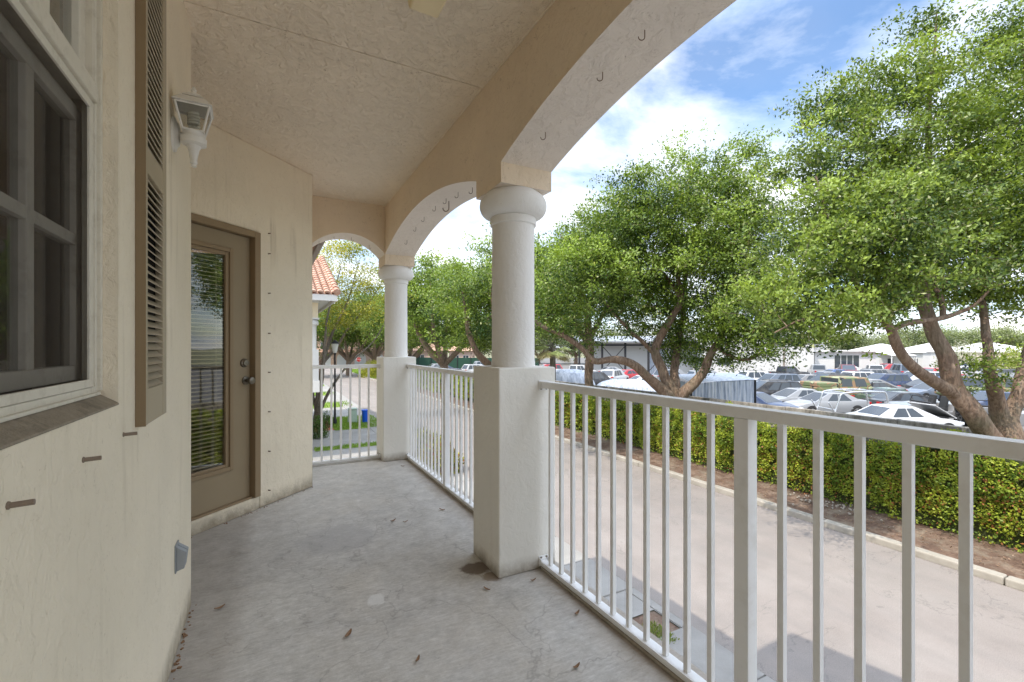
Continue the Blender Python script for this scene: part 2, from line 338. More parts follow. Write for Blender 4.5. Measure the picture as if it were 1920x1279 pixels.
# ---------------------------------------------------------------- mesh helpers
class MB:
    def __init__(s): s.v = []; s.f = []
    def add(s, vs, fs):
        o = len(s.v); s.v += [tuple(v) for v in vs]; s.f += [tuple(i + o for i in f) for f in fs]; return s
    def box(s, x0, x1, y0, y1, z0, z1):
        return s.add([(x0,y0,z0),(x1,y0,z0),(x1,y1,z0),(x0,y1,z0),(x0,y0,z1),(x1,y0,z1),(x1,y1,z1),(x0,y1,z1)],
                     [(3,2,1,0),(4,5,6,7),(0,1,5,4),(1,2,6,5),(2,3,7,6),(3,0,4,7)])
    def obox(s, c, ax, ay, az):
        c, ax, ay, az = map(Vector, (c, ax, ay, az))
        vs = [c+sx*ax+sy*ay+sz*az for sz in (-1,1) for sx,sy in ((-1,-1),(1,-1),(1,1),(-1,1))]
        return s.add(vs, [(3,2,1,0),(4,5,6,7),(0,1,5,4),(1,2,6,5),(2,3,7,6),(3,0,4,7)])
    def quad(s, a, b, c, d): return s.add([a, b, c, d], [(0,1,2,3)])
    def tube(s, pts, rad, n=8, cap=True):
        pts = [Vector(p) for p in pts]
        if not hasattr(rad, '__len__'): rad = [rad] * len(pts)
        t0 = (pts[1] - pts[0]).normalized()
        up = Vector((0,0,1)) if abs(t0.z) < 0.9 else Vector((1,0,0))
        u = t0.cross(up).normalized(); rings = []
        for i, p in enumerate(pts):
            t = (pts[min(i+1, len(pts)-1)] - pts[max(i-1, 0)]).normalized()
            u = (u - t * u.dot(t)).normalized(); w = t.cross(u)
            rings.append([p + (u*math.cos(2*math.pi*k/n) + w*math.sin(2*math.pi*k/n)) * rad[i] for k in range(n)])
        vs = [q for r in rings for q in r]; fs = []
        for i in range(len(pts)-1):
            for k in range(n):
                a, b = i*n+k, i*n+(k+1) % n
                fs.append((a, b, b+n, a+n))
        if cap: fs += [tuple(reversed(range(n))), tuple(range((len(pts)-1)*n, len(pts)*n))]
        return s.add(vs, fs)
    def lathe(s, prof, c=(0,0,0), n=32, cap=True):
        vs = []; fs = []
        for r, z in prof:
            for k in range(n):
                a = 2*math.pi*k/n; vs.append((c[0]+r*math.cos(a), c[1]+r*math.sin(a), c[2]+z))
        for i in range(len(prof)-1):
            for k in range(n):
                a, b = i*n+k, i*n+(k+1) % n; fs.append((a, b, b+n, a+n))
        if cap: fs += [tuple(reversed(range(n))), tuple(range((len(prof)-1)*n, len(prof)*n))]
        return s.add(vs, fs)
    def prism(s, poly, d):
        """closed polygon of 3-D points extruded by vector d"""
        d = Vector(d); n = len(poly); vs = [Vector(p) for p in poly] + [Vector(p)+d for p in poly]
        fs = [tuple(reversed(range(n))), tuple(range(n, 2*n))] + [(i, (i+1) % n, (i+1) % n+n, i+n) for i in range(n)]
        return s.add(vs, fs)

def thing(name, label, cat, loc=(0,0,0), rz=0, group=None):
    o = bpy.data.objects.new(name, None); C.objects.link(o); o.empty_display_size = 0.2
    o.location = loc; o.rotation_euler = (0,0,rz); tag(o, label, cat, group); return o
def tag(o, label=None, cat=None, group=None, kind=None):
    if label: o['label'] = label
    if cat: o['category'] = cat
    if group: o['group'] = group
    if kind: o['kind'] = kind
    return o
def obj(name, mb, m, parent=None, world=True, smooth=False, bevel=0, seg=2, fix=True):
    """one mesh object; world=True: the points are world points, whatever (unrotated) base the parent stands on"""
    me = bpy.data.meshes.new(name); me.from_pydata(mb.v, [], mb.f)
    if fix:
        bm = bmesh.new(); bm.from_mesh(me); bmesh.ops.recalc_face_normals(bm, faces=bm.faces); bm.to_mesh(me); bm.free()
    me.materials.append(M[m] if isinstance(m, str) else m)
    if smooth:
        me.polygons.foreach_set('use_smooth', [True]*len(me.polygons))
    o = bpy.data.objects.new(name, me); C.objects.link(o)
    if parent is not None:
        o.parent = parent
        if world and parent.type == 'EMPTY': o.location = -parent.location
    if bevel:
        b = o.modifiers.new('bevel', 'BEVEL'); b.width = bevel; b.segments = seg; b.limit_method = 'ANGLE'; b.angle_limit = R(40)
    if smooth:
        try: me.set_sharp_from_angle(angle=R(40))
        except Exception: pass
    return o
def solid(name, mb, m, label, cat, group=None, **kw):
    """a thing that is one mesh, origin at the middle of its foot"""
    a = np.array(mb.v); c = Vector(((a[:,0].min()+a[:,0].max())/2, (a[:,1].min()+a[:,1].max())/2, a[:,2].min()))
    mb.v = [tuple(Vector(v)-c) for v in mb.v]
    o = obj(name, mb, m, **kw); o.location = c; return tag(o, label, cat, group)
def struct(name, mb, m, **kw):
    return tag(obj(name, mb, m, **kw), kind='structure')
def dup(root, loc=None, rz=None):
    def cp(o, par):
        c = o.copy(); C.objects.link(c)
        if par is not None: c.parent = par
        for ch in list(o.children): cp(ch, c)
        return c
    r = cp(root, None)
    if loc is not None: r.location = loc
    if rz is not None: r.rotation_euler = (0,0,rz)
    return r

def leaf_mesh(name, base, dirs, side, length, width, col, m, parent):
    """many small leaf faces: base points (n,3), unit directions, side vectors, sizes and colours"""
    n = len(base); v = np.empty((n, 4, 3), np.float32)
    nor = np.cross(dirs, side)
    v[:,0] = base; v[:,2] = base + dirs*length[:,None]
    mid = base + dirs*(length*0.52)[:,None] + nor*(length*0.08)[:,None]
    v[:,1] = mid + side*(width*0.5)[:,None]; v[:,3] = mid - side*(width*0.5)[:,None]
    me = bpy.data.meshes.new(name)
    me.vertices.add(4*n); me.vertices.foreach_set('co', v.reshape(-1))
    me.loops.add(4*n); me.loops.foreach_set('vertex_index', np.arange(4*n, dtype=np.int32))
    me.polygons.add(n); me.polygons.foreach_set('loop_start', np.arange(0, 4*n, 4, dtype=np.int32))
    me.update(calc_edges=True)
    ca = me.attributes.new('Col', 'FLOAT_COLOR', 'POINT')
    cc = np.ones((n, 4, 4), np.float32); cc[:,:,:3] = col[:,None,:]
    ca.data.foreach_set('color', cc.reshape(-1))
    me.materials.append(M[m])
    o = bpy.data.objects.new(name, me); C.objects.link(o)
    if parent is not None:
        o.parent = parent
        if parent.type == 'EMPTY': o.location = -parent.location
    return o
def unit(a): return a / np.maximum(np.linalg.norm(a, axis=1, keepdims=True), 1e-6)
SUN_E = 4.9; CL = 14.0; SKYV = 2.2; ZGAIN = 2.7; SKY_OFF = (0.35, 0.1, 0)
# ================================================================ THE HOUSE WE STAND IN
CEIL = 2.825
house = thing('apartment_building', 'cream stucco building with the arcaded balcony in front of the whole view', 'building', (-3.5, 1.0, GZ))
XI, XO = 1.13, 1.46                                     # inner and outer face of the beam
slab = MB().box(-1.7, 1.495, -4.0, 5.47, -0.25, 0.0)
struct('balcony_floor', slab, 'floor')
struct('floor_edge', MB().box(1.365, 1.455, -0.31, 2.223, 0.0, 0.014).box(1.365, 1.455, 2.581, 5.073, 0.0, 0.014).box(0.346, 1.104, 5.22, 5.30, 0.0, 0.014), 'floor', bevel=0.006)

P0 = Vector((0.345, 4.49, 0)); U = Vector((-0.70711, -0.70711, 0)); T = Vector((0.70711, -0.70711, 0)); Z = Vector((0, 0, 1))
def dw(mb, s0, s1, t0, t1, z0, z1):                     # box in the frame of the slanting door wall
    c = P0 + U*(s0+s1)/2 + T*(t0+t1)/2 + Z*(z0+z1)/2
    return mb.obox(c, U*abs(s1-s0)/2, T*abs(t1-t0)/2, Z*abs(z1-z0)/2)

WY0, WY1, WZ0, WZ1 = 0.2, 1.498, 1.127, 2.45           # window opening
w = MB()
w.box(-0.5, -0.34, -8, WY0, 0, CEIL).box(-0.5, -0.34, WY0, WY1, 0, WZ0-0.006).box(-0.5, -0.34, WY0, WY1, WZ1, CEIL)
w.box(-0.5, -0.34, WY1, 2.72, 0, CEIL)
obj('wall', w, 'stucco', house)
obj('wall', MB().box(-2.2, -0.5, 2.56, 2.718, 0, CEIL), 'stucco', house)
DS0, DS1 = 0.581, 1.606
out_ = [(0, 0), (DS0, 0), (DS0, 2.163), (DS1, 2.163), (DS1, 0), (3.0, 0), (3.0, CEIL), (0, CEIL)]
obj('wall', MB().prism([P0 + U*s_ + Z*z_ for s_, z_ in out_], T*-0.16), 'stucco', house, bevel=0.01)
obj('door_step', dw(MB(), DS0+0.001, DS1-0.001, -0.16, -0.002, 0, 0.098), 'stucco', house, bevel=0.006)
w = MB().prism([(0.3445, 4.4895, 0), (0.3445, 5.44, 0), (0.10, 5.44, 0), (0.10, 4.43, 0)], (0, 0, CEIL))
w.box(-0.1, 0.1, 5.3, 10, -2.93, 2.95).box(-8, -0.1, 9.8, 10, -2.93, 2.95).box(-8.2, -8, -8, 10, -2.93, 3.2).box(-8, -0.34, -8.2, -8, -2.93, 3.2)
w.box(-8, 1.1, -8, 5.3, -2.93, -0.252)
obj('wall', w, 'stucco', house)
# ceiling: two boarded fields with an open seam between them
obj('ceiling', MB().box(-2.2, 1.129, -3.9, 2.497, CEIL, 2.90).box(-2.2, 1.129, 2.503, 5.099, CEIL, 2.90), 'ceiling', house)
obj('ceiling_cove', MB().tube([(1.126, 2.51, CEIL-0.004), (1.126, 5.09, CEIL-0.004)], 0.006, 6).tube([(1.126, -3, CEIL-0.004), (1.126, 2.49, CEIL-0.004)], 0.006, 6), 'ceiling', house)
# roof: hip over everything, with a taller gabled bay whose shadow falls on the road
rf = MB(); ez = 3.25
e = [(-9, -9, ez), (2.0, -9, ez), (2.0, 6.0, ez), (-9, 6.0, ez)]
rf.add(e + [(-3.5, -3.5, 5.4), (-3.5, 0.5, 5.4)], [(0,1,4), (1,2,5,4), (2,3,5), (3,0,4,5), (3,2,1,0)])
rf.box(-8.9, 1.9, -8.9, 5.9, 2.91, 3.2)
rf.box(-8.6, 0.73, 6.0, 10.3, 3.02, 3.25)
obj('roof', rf, 'tile', house)
obj('gable', MB().prism([(2.12, 2.46, 3.3), (2.12, 2.46, 4.6), (2.12, 0.9, 5.2), (2.12, -1.0, 5.9), (2.12, -4.4, 4.6), (2.12, -4.4, 3.3)], (-4.5, 0, 0)), 'stucco', house)
obj('fascia', MB().box(0.70, 0.78, 5.95, 10.2, 2.93, 3.22), 'grey_wood', house)
obj('fascia', MB().box(2.0, 2.06, -9, 6.0, 3.05, 3.27), 'white_paint', house)

def arch_z(y, y0, y1, spring=2.293, rise=0.204):
    c, h = (y0+y1)/2, (y1-y0)/2; r = (h*h+rise*rise)/(2*rise)
    return spring + rise - (r - math.sqrt(max(r*r-(y-c)**2, 0)))
def beam_strip(segs, top, to3):
    """segs: list of (a, z_bottom) stations along the beam; vertical jumps are two stations at one a"""
    mb = MB(); n = len(segs); vs = []
    for side in (0, 1):
        for a, z in segs: vs.append(to3(a, side, z))
        for a, z in segs: vs.append(to3(a, side, top))
    fs = []
    for i in range(n-1):
        b = i; t = n+i; B = 2*n+i; Tt = 3*n+i
        if abs(segs[i][0]-segs[i+1][0]) > 1e-6:
            fs += [(b, b+1, t+1, t), (B+1, B, Tt, Tt+1), (t, t+1, Tt+1, Tt)]
        fs.append((b, B, B+1, b+1))
    fs += [(0, n, 3*n, 2*n), (n-1, 2*n-1, 4*n-1, 3*n-1)]
    return mb.add(vs, fs)
def soffit_slots(o):
    me = o.data; me.materials.append(M['soffit'])
    for p in me.polygons:
        if p.normal.z < -0.25: p.material_index = 1
BB = 2.18
PILLARS = [(-0.64, -0.30), (2.247, 2.589), (5.097, 5.44)]
seg = []
for i, (a, b) in enumerate(PILLARS):
    seg += [(a, BB), (b, BB)]
    if i < 2:
        y0, y1 = b, PILLARS[i+1][0]
        seg += [(y0 + (y1-y0)*k/28, arch_z(y0 + (y1-y0)*k/28, y0, y1)) for k in range(29)]
o = obj('arched_beam', beam_strip(seg, 2.905, lambda a, s, z: (XI if s == 0 else XO, a, z)), 'beam', house); soffit_slots(o)
seg = [(0.30, BB), (0.352, BB)] + [(0.352 + 0.776*k/24, arch_z(0.352 + 0.776*k/24, 0.352, 1.128, 2.29, 0.19)) for k in range(25)] 
o = obj('arched_beam', beam_strip(seg, 2.905, lambda a, s, z: (a, 5.10 if s == 0 else 5.437, z)), 'beam', house); soffit_slots(o)

def make_column(cx, cy, label=None):
    prof = [(0.131, 1.15), (0.131, 1.17), (0.128, 1.20), (0.127, 1.6), (0.126, 1.95), (0.127, 1.985), (0.137, 1.99), (0.138, 2.022), (0.134, 2.032)]
    c = obj('column', MB().lathe(prof, (cx, cy, 0), 40), 'column', house, smooth=True)
    if label: c['label'] = label
    tor = [(0.134, 2.033)] + [(0.146 + 0.055*math.cos(a), 2.104 + 0.068*math.sin(a)) for a in [R(-75+15*k) for k in range(11)]] + [(0.155, 2.179)]
    obj('capital', MB().lathe(tor, (cx, cy, 0), 40), 'column', c, smooth=True)
    obj('plinth', MB().box(cx-0.184, cx+0.184, cy-0.178, cy+0.178, 0.0, 1.152), 'plinth', c, bevel=0.008, seg=3)
make_column(1.289, 2.402); make_column(1.289, 5.257); make_column(1.289, -0.472)

# ---- door
def dq(s, t, z): return P0 + U*s + T*t + Z*z
door = obj('door', (lambda mb: dw(dw(dw(dw(mb, 0.638, 0.797, -0.085, -0.04, 0.114, 2.108), 1.389, 1.548, -0.085, -0.04, 0.114, 2.108),
                                 0.797, 1.389, -0.085, -0.04, 1.988, 2.108), 0.797, 1.389, -0.085, -0.04, 0.114, 0.364))(MB()), 'tan_paint', house)
f = MB()
for s0, s1, z0, z1 in ((0.581, 0.634, 0.1, 2.16), (1.553, 1.606, 0.1, 2.16), (0.634, 1.553, 2.112, 2.16)):
    dw(f, s0, s1, -0.13, 0.012, z0, z1)
for s0, s1, z0, z1 in ((0.634, 0.648, 0.115, 2.11), (1.539, 1.553, 0.115, 2.11), (0.648, 1.539, 2.096, 2.11)):
    dw(f, s0, s1, -0.13, -0.09, z0, z1)
obj('door_frame', f, 'tan_dark', door, bevel=0.004)
f = MB()
for s0, s1, z0, z1 in ((0.790, 0.82, 0.357, 1.995), (1.366, 1.396, 0.357, 1.995), (0.82, 1.366, 1.965, 1.995), (0.82, 1.366, 0.357, 0.387)):
    dw(f, s0, s1, -0.06, -0.026, z0, z1)
for s0, s1, z0, z1 in ((0.82, 0.847, 0.387, 1.965), (1.339, 1.366, 0.387, 1.965), (0.847, 1.339, 1.938, 1.965), (0.847, 1.339, 0.387, 0.408)):
    dw(f, s0, s1, -0.06, -0.038, z0, z1)
obj('lite_trim', f, 'tan_dark', door, bevel=0.004)
obj('pane', dw(MB(), 0.84, 1.345, -0.056, -0.052, 0.40, 1.945), 'glass', door)
f = MB()
for k in range(54):
    z = 0.42 + k*0.0282
    tilt = 0.13
    c = dq(1.093, -0.082, z); ax = (T*math.cos(tilt) + Z*math.sin(tilt)*-1)
    f.obox(c, U*0.262, ax*0.0125, ax.cross(U).normalized()*0.0019)
for s in (0.90, 1.093, 1.28):
    f.tube([dq(s, -0.067, 0.41), dq(s, -0.067, 1.95)], 0.0012, 5)
obj('blind', f, 'blind', door)
f = MB(); kc = dq(0.676, -0.04, 1.01)
def lathe_t(mb, c, prof, n=20):                           # lathe about the door's normal
    for i in range(1): pass
    a0 = U; a1 = Z; vs = []; fs = []
    for r, h in prof:
        for k in range(n):
            a = 2*math.pi*k/n; vs.append(c + T*h + (a0*math.cos(a) + a1*math.sin(a))*r)
    for i in range(len(prof)-1):
        for k in range(n): fs.append((i*n+k, i*n+(k+1) % n, (i+1)*n+(k+1) % n, (i+1)*n+k))
    fs += [tuple(reversed(range(n))), tuple(range((len(prof)-1)*n, len(prof)*n))]
    return mb.add(vs, fs)
obj('knob', lathe_t(MB(), kc, [(0.033, 0), (0.032, 0.008), (0.014, 0.012), (0.012, 0.035), (0.022, 0.042), (0.028, 0.055), (0.026, 0.068), (0.015, 0.074)]), 'brass', door, smooth=True)
obj('deadbolt', lathe_t(MB(), dq(0.69, -0.04, 1.145), [(0.034, 0), (0.032, 0.01), (0.024, 0.016), (0.022, 0.026), (0.01, 0.027)]), 'brass', door, smooth=True)
obj('threshold', dw(MB(), 0.636, 1.551, -0.13, -0.012, 0.099, 0.113), 'tan_dark', door)
# the dim room behind the door and the window
obj('room', MB().box(-7.9, -7.8, -7, 9, 0.0, 2.9).box(-7.8, -0.55, 2.3, 2.4, 0, 2.82).box(-7.8, -0.5, -3.6, -3.5, 0, 2.82).box(-7.8, -0.1, 9.4, 9.5, 0, 2.82).box(-7.8, -0.51, -3.5, 2.3, -0.02, -0.01).box(-7.8, -2.21, -3.5, 9.4, 2.83, 2.86).box(-7.8, -1.71, 2.4, 9.4, -0.02, -0.01), 'room', house)

# ---- window in the near wall
XW = -0.378
fr = MB()
def wb(mb, y0, y1, z0, z1, x0=-0.40, x1=XW): return mb.box(x0, x1, y0, y1, z0, z1)
wb(fr, 1.458, WY1-0.001, 1.1505, WZ1); wb(fr, WY0, 0.262, 1.1505, WZ1); wb(fr, 0.262, 1.458, WZ1-0.05, WZ1); wb(fr, 0.262, 1.458, 1.1505, 1.172)
fr.box(-0.40, XW+0.008, 1.484, WY1-0.0005, 1.1602, WZ1-0.001).box(-0.40, XW+0.004, 1.459, 1.468, 1.173, WZ1-0.001).box(-0.40, XW+0.008, WY0, 1.483, 1.1503, 1.158)
win = obj('window', fr, 'white_frame', house, bevel=0.002)
sc = MB()
for y0, y1, z0, z1 in ((1.430, 1.457, 1.173, 1.862), (0.263, 0.283, 1.173, 1.862), (0.283, 1.430, 1.842, 1.862), (0.283, 1.430, 1.173, 1.192)): sc.box(-0.3835, XW+0.001, y0, y1, z0, z1)
obj('screen_frame', sc, 'white_frame', win, bevel=0.0015)
obj('screen', MB().quad((-0.3825, 0.28, 1.19), (-0.3825, 1.432, 1.19), (-0.3825, 1.432, 1.845), (-0.3825, 0.28, 1.845)), 'screen', win)
s = MB()
for y0, y1 in ((1.452, 1.487), (0.27, 0.305)): s.box(-0.435, -0.408, y0, y1, 1.19, 1.845)
s.box(-0.435, -0.406, 0.305, 1.452, 1.19, 1.225); s.box(-0.435, -0.406, 0.305, 1.452, 1.81, 1.845)
s.box(-0.43, -0.407, 1.198, 1.230, 1.225, 1.81); s.box(-0.43, -0.407, 0.555, 0.587, 1.225, 1.81)
for a_, b_ in ((0.305, 0.555), (0.587, 1.198), (1.230, 1.452)): s.box(-0.43, -0.407, a_, b_, 1.512, 1.538)
obj('sash', s, 'sash', win, bevel=0.002)
s = MB().box(-0.43, XW+0.010, 0.262, 1.458, 1.8625, 1.900).box(-0.43, XW+0.004, 0.262, 1.458, 1.9005, 1.915)
s.box(-0.43, -0.392, 1.42, 1.458, 1.9155, WZ1-0.05); s.box(-0.43, -0.392, 0.262, 0.30, 1.9155, WZ1-0.05)
s.box(-0.42, -0.394, 1.225, 1.262, 1.9155, WZ1-0.05)
obj('sash', s, 'white_frame', win, bevel=0.003)
obj('pane', MB().box(-0.422, -0.419, 0.3, 1.45, 1.22, 1.815), 'win_glass', win)
obj('pane', MB().box(-0.410, -0.407, 0.29, 1.43, 1.91, WZ1-0.04), 'win_glass', win)
cu = MB()
for k in range(26):
    y = 0.27 + k*0.047
    cu.obox((-0.50, y, 2.16), (0.004, 0.026, 0), (0.0008, 0, 0), (0, 0, 0.29))
obj('blind', cu, 'curtain', win)
obj('sill', MB().prism([(-0.45, WY0, 1.1215), (-0.3385, WY0, 1.1215), (-0.3385, WY0, 1.1265), (-0.375, WY0, 1.150), (-0.45, WY0, 1.150)], (0, WY1-WY0, 0)), 'sill', win, bevel=0.0015)

# ---- shutter on the near wall
SY0, SY1, SZ0, SZ1, SX = 1.662, 1.965, 1.04, 2.52, -0.316
s = MB().box(-0.338, SX, SY0, SY0+0.028, SZ0, SZ1).box(-0.338, SX, SY1-0.055, SY1, SZ0, SZ1)
s.box(-0.337, SX-0.001, SY0+0.028, SY1-0.055, SZ0, 1.145).box(-0.337, SX-0.001, SY0+0.028, SY1-0.055, 1.785, 1.86).box(-0.337, SX-0.001, SY0+0.028, SY1-0.055, 2.44, SZ1)
sh = obj('shutter', s, 'shutter', house, bevel=0.002)
obj('shutter_edge', MB().box(-0.3395, SX+0.001, SY0-0.003, SY0, SZ0-0.001, SZ1), 'shutter_side', sh)
s = MB()
for a, b in ((1.145, 1.785), (1.86, 2.44)):
    n = int((b-a)/0.0226)
    for k in range(n):
        z = a + (k+0.5)*(b-a)/n
        s.obox((-0.328, (SY0+SY1-0.027)/2, z), (0, 0.11, 0), Vector((0.010, 0, -0.009)), Vector((0.0011, 0, 0.0013)))
obj('louvre', s, 'shutter', sh)
obj('louvre_shade', MB().box(-0.3392, -0.3385, SY0+0.02, SY1-0.05, 1.14, 2.45), 'dark', sh)  # near-black sheet stands in for the shade between slats and wall

# ---- grey outlet box low on the near wall
o = thing('outlet_box', 'grey weatherproof outlet cover low on the near cream wall', 'outlet', (-0.34, 2.31, 0.35))
obj('backplate', MB().box(-0.34, -0.334, 2.275, 2.345, 0.345, 0.46), 'outlet', o, bevel=0.003)
obj('cover', MB().prism([(-0.334, 2.28, 0.352), (-0.308, 2.28, 0.360), (-0.300, 2.28, 0.425), (-0.334, 2.28, 0.452)], (0, 0.026, 0)), 'outlet', o, bevel=0.002)
obj('cover', MB().prism([(-0.334, 2.312, 0.352), (-0.308, 2.312, 0.360), (-0.300, 2.312, 0.425), (-0.334, 2.312, 0.452)], (0, 0.026, 0)), 'outlet', o, bevel=0.002)

# ---- railings
def railing(name_label, a0, a1, pickets, posts, to3, brackets):
    """a along the run, b across (5 cm rail); to3 maps (a, b, z) to the world"""
    base = Vector(to3((a0+a1)/2, 0, 0.0))
    t = thing('railing', name_label, 'railing', base)
    def bx(mb, x0, x1, y0, y1, z0, z1):
        p, q = Vector(to3(x0, y0, z0)), Vector(to3(x1, y1, z1))
        return mb.box(min(p.x,q.x), max(p.x,q.x), min(p.y,q.y), max(p.y,q.y), z0, z1)
    obj('top_rail', bx(MB(), a0, a1, -0.025, 0.025, 1.034, 1.072), 'rail', t, bevel=0.003)
    br = bx(MB(), a0, a1, -0.019, 0.019, 0.016, 0.046); bx(br, a0, a1, -0.025, -0.019, 0.030, 0.046); bx(br, a0, a1, 0.019, 0.03, 0.030, 0.040)
    obj('bottom_rail', br, 'rail', t, bevel=0.0015)
    for p in posts:
        obj('post', bx(MB(), p-0.0255, p+0.0255, -0.024, 0.024, 0.0145, 1.0335), 'rail', t, bevel=0.002)
    for p in pickets:
        obj('picket', bx(MB(), p-0.0095, p+0.0095, -0.0095, 0.0095, 0.0465, 1.0335), 'rail', t)
    for a, sgn in brackets:
        for z0, z1 in ((0.016, 0.072), (1.02, 1.078)):
            b = bx(MB(), a, a+sgn*0.004, -0.031, 0.031, z0, z1)
            bx(b, a, a+sgn*0.022, 0.0255, 0.029, z0+0.01, z1-0.012); bx(b, a, a+sgn*0.022, -0.029, -0.0255, z0+0.01, z1-0.012)
            k = obj('bracket', b, 'rail', t)
            for yy in (-0.018, 0.018):
                bx_ = bx(MB(), a+sgn*0.004, a+sgn*0.008, yy-0.005, yy+0.005, (z1-0.012 if z0 < 0.5 else z0+0.004), (z1-0.004 if z0 < 0.5 else z0+0.011))
                obj('screw', bx_, 'brass', k)
    return t
XR = 1.39
alongY = lambda a, b, z: (XR + b, a, z)
p1 = [2.145 - 0.1046*k for k in range(11)] + [0.8437 - 0.1046*k for k in range(11)]
railing('near white metal railing running from the front column to the right edge', -0.294, 2.224, [p for p in p1 if p > -0.26], [0.9655], alongY, [(2.2235, -1), (-0.2935, 1)])
p2 = [2.66 + 0.1046*k for k in range(11)] + [3.95 + 0.1046*k for k in range(11)]
railing('white metal railing between the two stucco columns', 2.581, 5.079, [p for p in p2 if 2.6 < p < 5.06], [3.845], alongY, [(2.5805, 1), (5.0795, -1)])
alongX = lambda a, b, z: (a, 5.257 + b, z)
railing('short white railing across the far end under the small arch', 0.346, 1.105, [0.397 + 0.0976*k for k in range(7)], [], alongX, [(1.1045, -1), (0.3465, 1)])

# ---- wall lantern
LC = Vector((-0.268, 2.215, 2.11))
lan = thing('wall_lantern', 'small white coach lantern with a spiral bulb on the near wall beside the shutter', 'lantern', (-0.34, 2.245, 2.02))
bp = MB(); n = 20
def lathe_x(mb, c, prof, n=20):
    c = Vector(c); vs = []; fs = []
    for r, h in prof:
        for k in range(n):
            a = 2*math.pi*k/n; vs.append(c + Vector((h, 0.75*r*math.cos(a), r*math.sin(a))))
    for i in range(len(prof)-1):
        for k in range(n): fs.append((i*n+k, i*n+(k+1) % n, (i+1)*n+(k+1) % n, (i+1)*n+k))
    fs += [tuple(reversed(range(n))), tuple(range((len(prof)-1)*n, len(prof)*n))]
    return mb.add(vs, fs)
obj('backplate', lathe_x(bp, (-0.34, 2.245, 2.12), [(0.07, 0), (0.068, 0.008), (0.05, 0.014), (0.045, 0.02), (0.03, 0.024), (0.01, 0.025)]), 'white_metal', lan, smooth=True)
obj('arm', MB().tube([(-0.318, 2.245, 2.125), (-0.30, 2.245, 2.10), (-0.275, 2.245, 2.085), (-0.268, 2.215, 2.095)], [0.017, 0.014, 0.013, 0.016], 12), 'white_metal', lan, smooth=True)
LR = R(2)
def frus(z0, w0, z1, w1, c=LC):
    ring = lambda w_, z_: [(c.x+w_*1.4142*math.cos(LR+R(225+90*k)), c.y+w_*1.4142*math.sin(LR+R(225+90*k)), z_) for k in range(4)]
    return [ring(w0, z0), ring(w1, z1)]
zb, zt, wb_, wt_ = 2.128, 2.222, 0.034, 0.056
b, t_ = frus(zb, wb_, zt, wt_); fm = MB()
for k in range(4):
    fm.tube([b[k], t_[k]], 0.0045, 6); fm.tube([b[k], b[(k+1) % 4]], 0.0045, 6); fm.tube([t_[k], t_[(k+1) % 4]], 0.0045, 6)
obj('cage', fm, 'white_metal', lan)
for k in range(4):
    obj('pane', MB().quad(b[k], b[(k+1) % 4], t_[(k+1) % 4], t_[k]), 'lantern_glass', lan)
r0, r1 = frus(2.226, 0.066, 2.258, 0.040); r2, r3 = frus(2.2622, 0.036, 2.272, 0.028)
rm = MB().add(r0 + r1, [(3,2,1,0),(4,5,6,7),(0,1,5,4),(1,2,6,5),(2,3,7,6),(3,0,4,7)]).add(r2 + r3, [(3,2,1,0),(4,5,6,7),(0,1,5,4),(1,2,6,5),(2,3,7,6),(3,0,4,7)])
rm.lathe([(0.036, 2.268), (0.03, 2.278), (0.012, 2.286), (0.008, 2.292), (0.011, 2.298), (0.004, 2.312)], (LC.x, LC.y, 0), 12)
obj('lantern_roof', rm, 'white_metal', lan, bevel=0.002)
obj('collar', MB().lathe([(0.030, 2.075), (0.044, 2.082), (0.045, 2.105), (0.036, 2.112), (0.038, 2.1275)], (LC.x, LC.y, 0), 24), 'white_metal', lan, smooth=True)
obj('tail', MB().lathe([(0.004, 1.990), (0.011, 1.994), (0.008, 2.000), (0.013, 2.006), (0.012, 2.02), (0.020, 2.064), (0.027, 2.0745)], (LC.x, LC.y, 0), 16), 'white_metal', lan, smooth=True)
hel = [(LC.x + 0.017*math.cos(k*0.55), LC.y + 0.017*math.sin(k*0.55), 2.155 + 0.0011*k) for k in range(46)]
bu = obj('bulb', MB().tube(hel, 0.0058, 8), 'bulb', lan, smooth=True)
obj('bulb_base', MB().lathe([(0.016, 2.1285), (0.018, 2.14), (0.018, 2.15), (0.012, 2.154)], (LC.x, LC.y, 0), 16), 'bulb', bu, smooth=True)

# ---- ceiling light
cl = thing('ceiling_light', 'yellowed plastic box light fixed to the balcony ceiling', 'ceiling light', (0.585, 1.845, CEIL-0.125))
x, y = 0.585, 1.845
vs = [(x+sx*0.065, y+sy*0.065, 2.70) for sx, sy in ((-1,-1),(1,-1),(1,1),(-1,1))] + [(x+sx*0.078, y+sy*0.078, 2.80) for sx, sy in ((-1,-1),(1,-1),(1,1),(-1,1))]
obj('diffuser', MB().add(vs, [(3,2,1,0),(4,5,6,7),(0,1,5,4),(1,2,6,5),(2,3,7,6),(3,0,4,7)]), 'fixture', cl, bevel=0.012, seg=3)
obj('canopy', MB().box(x-0.085, x+0.085, y-0.085, y+0.085, 2.8005, CEIL-0.001), 'white_metal', cl, bevel=0.003)

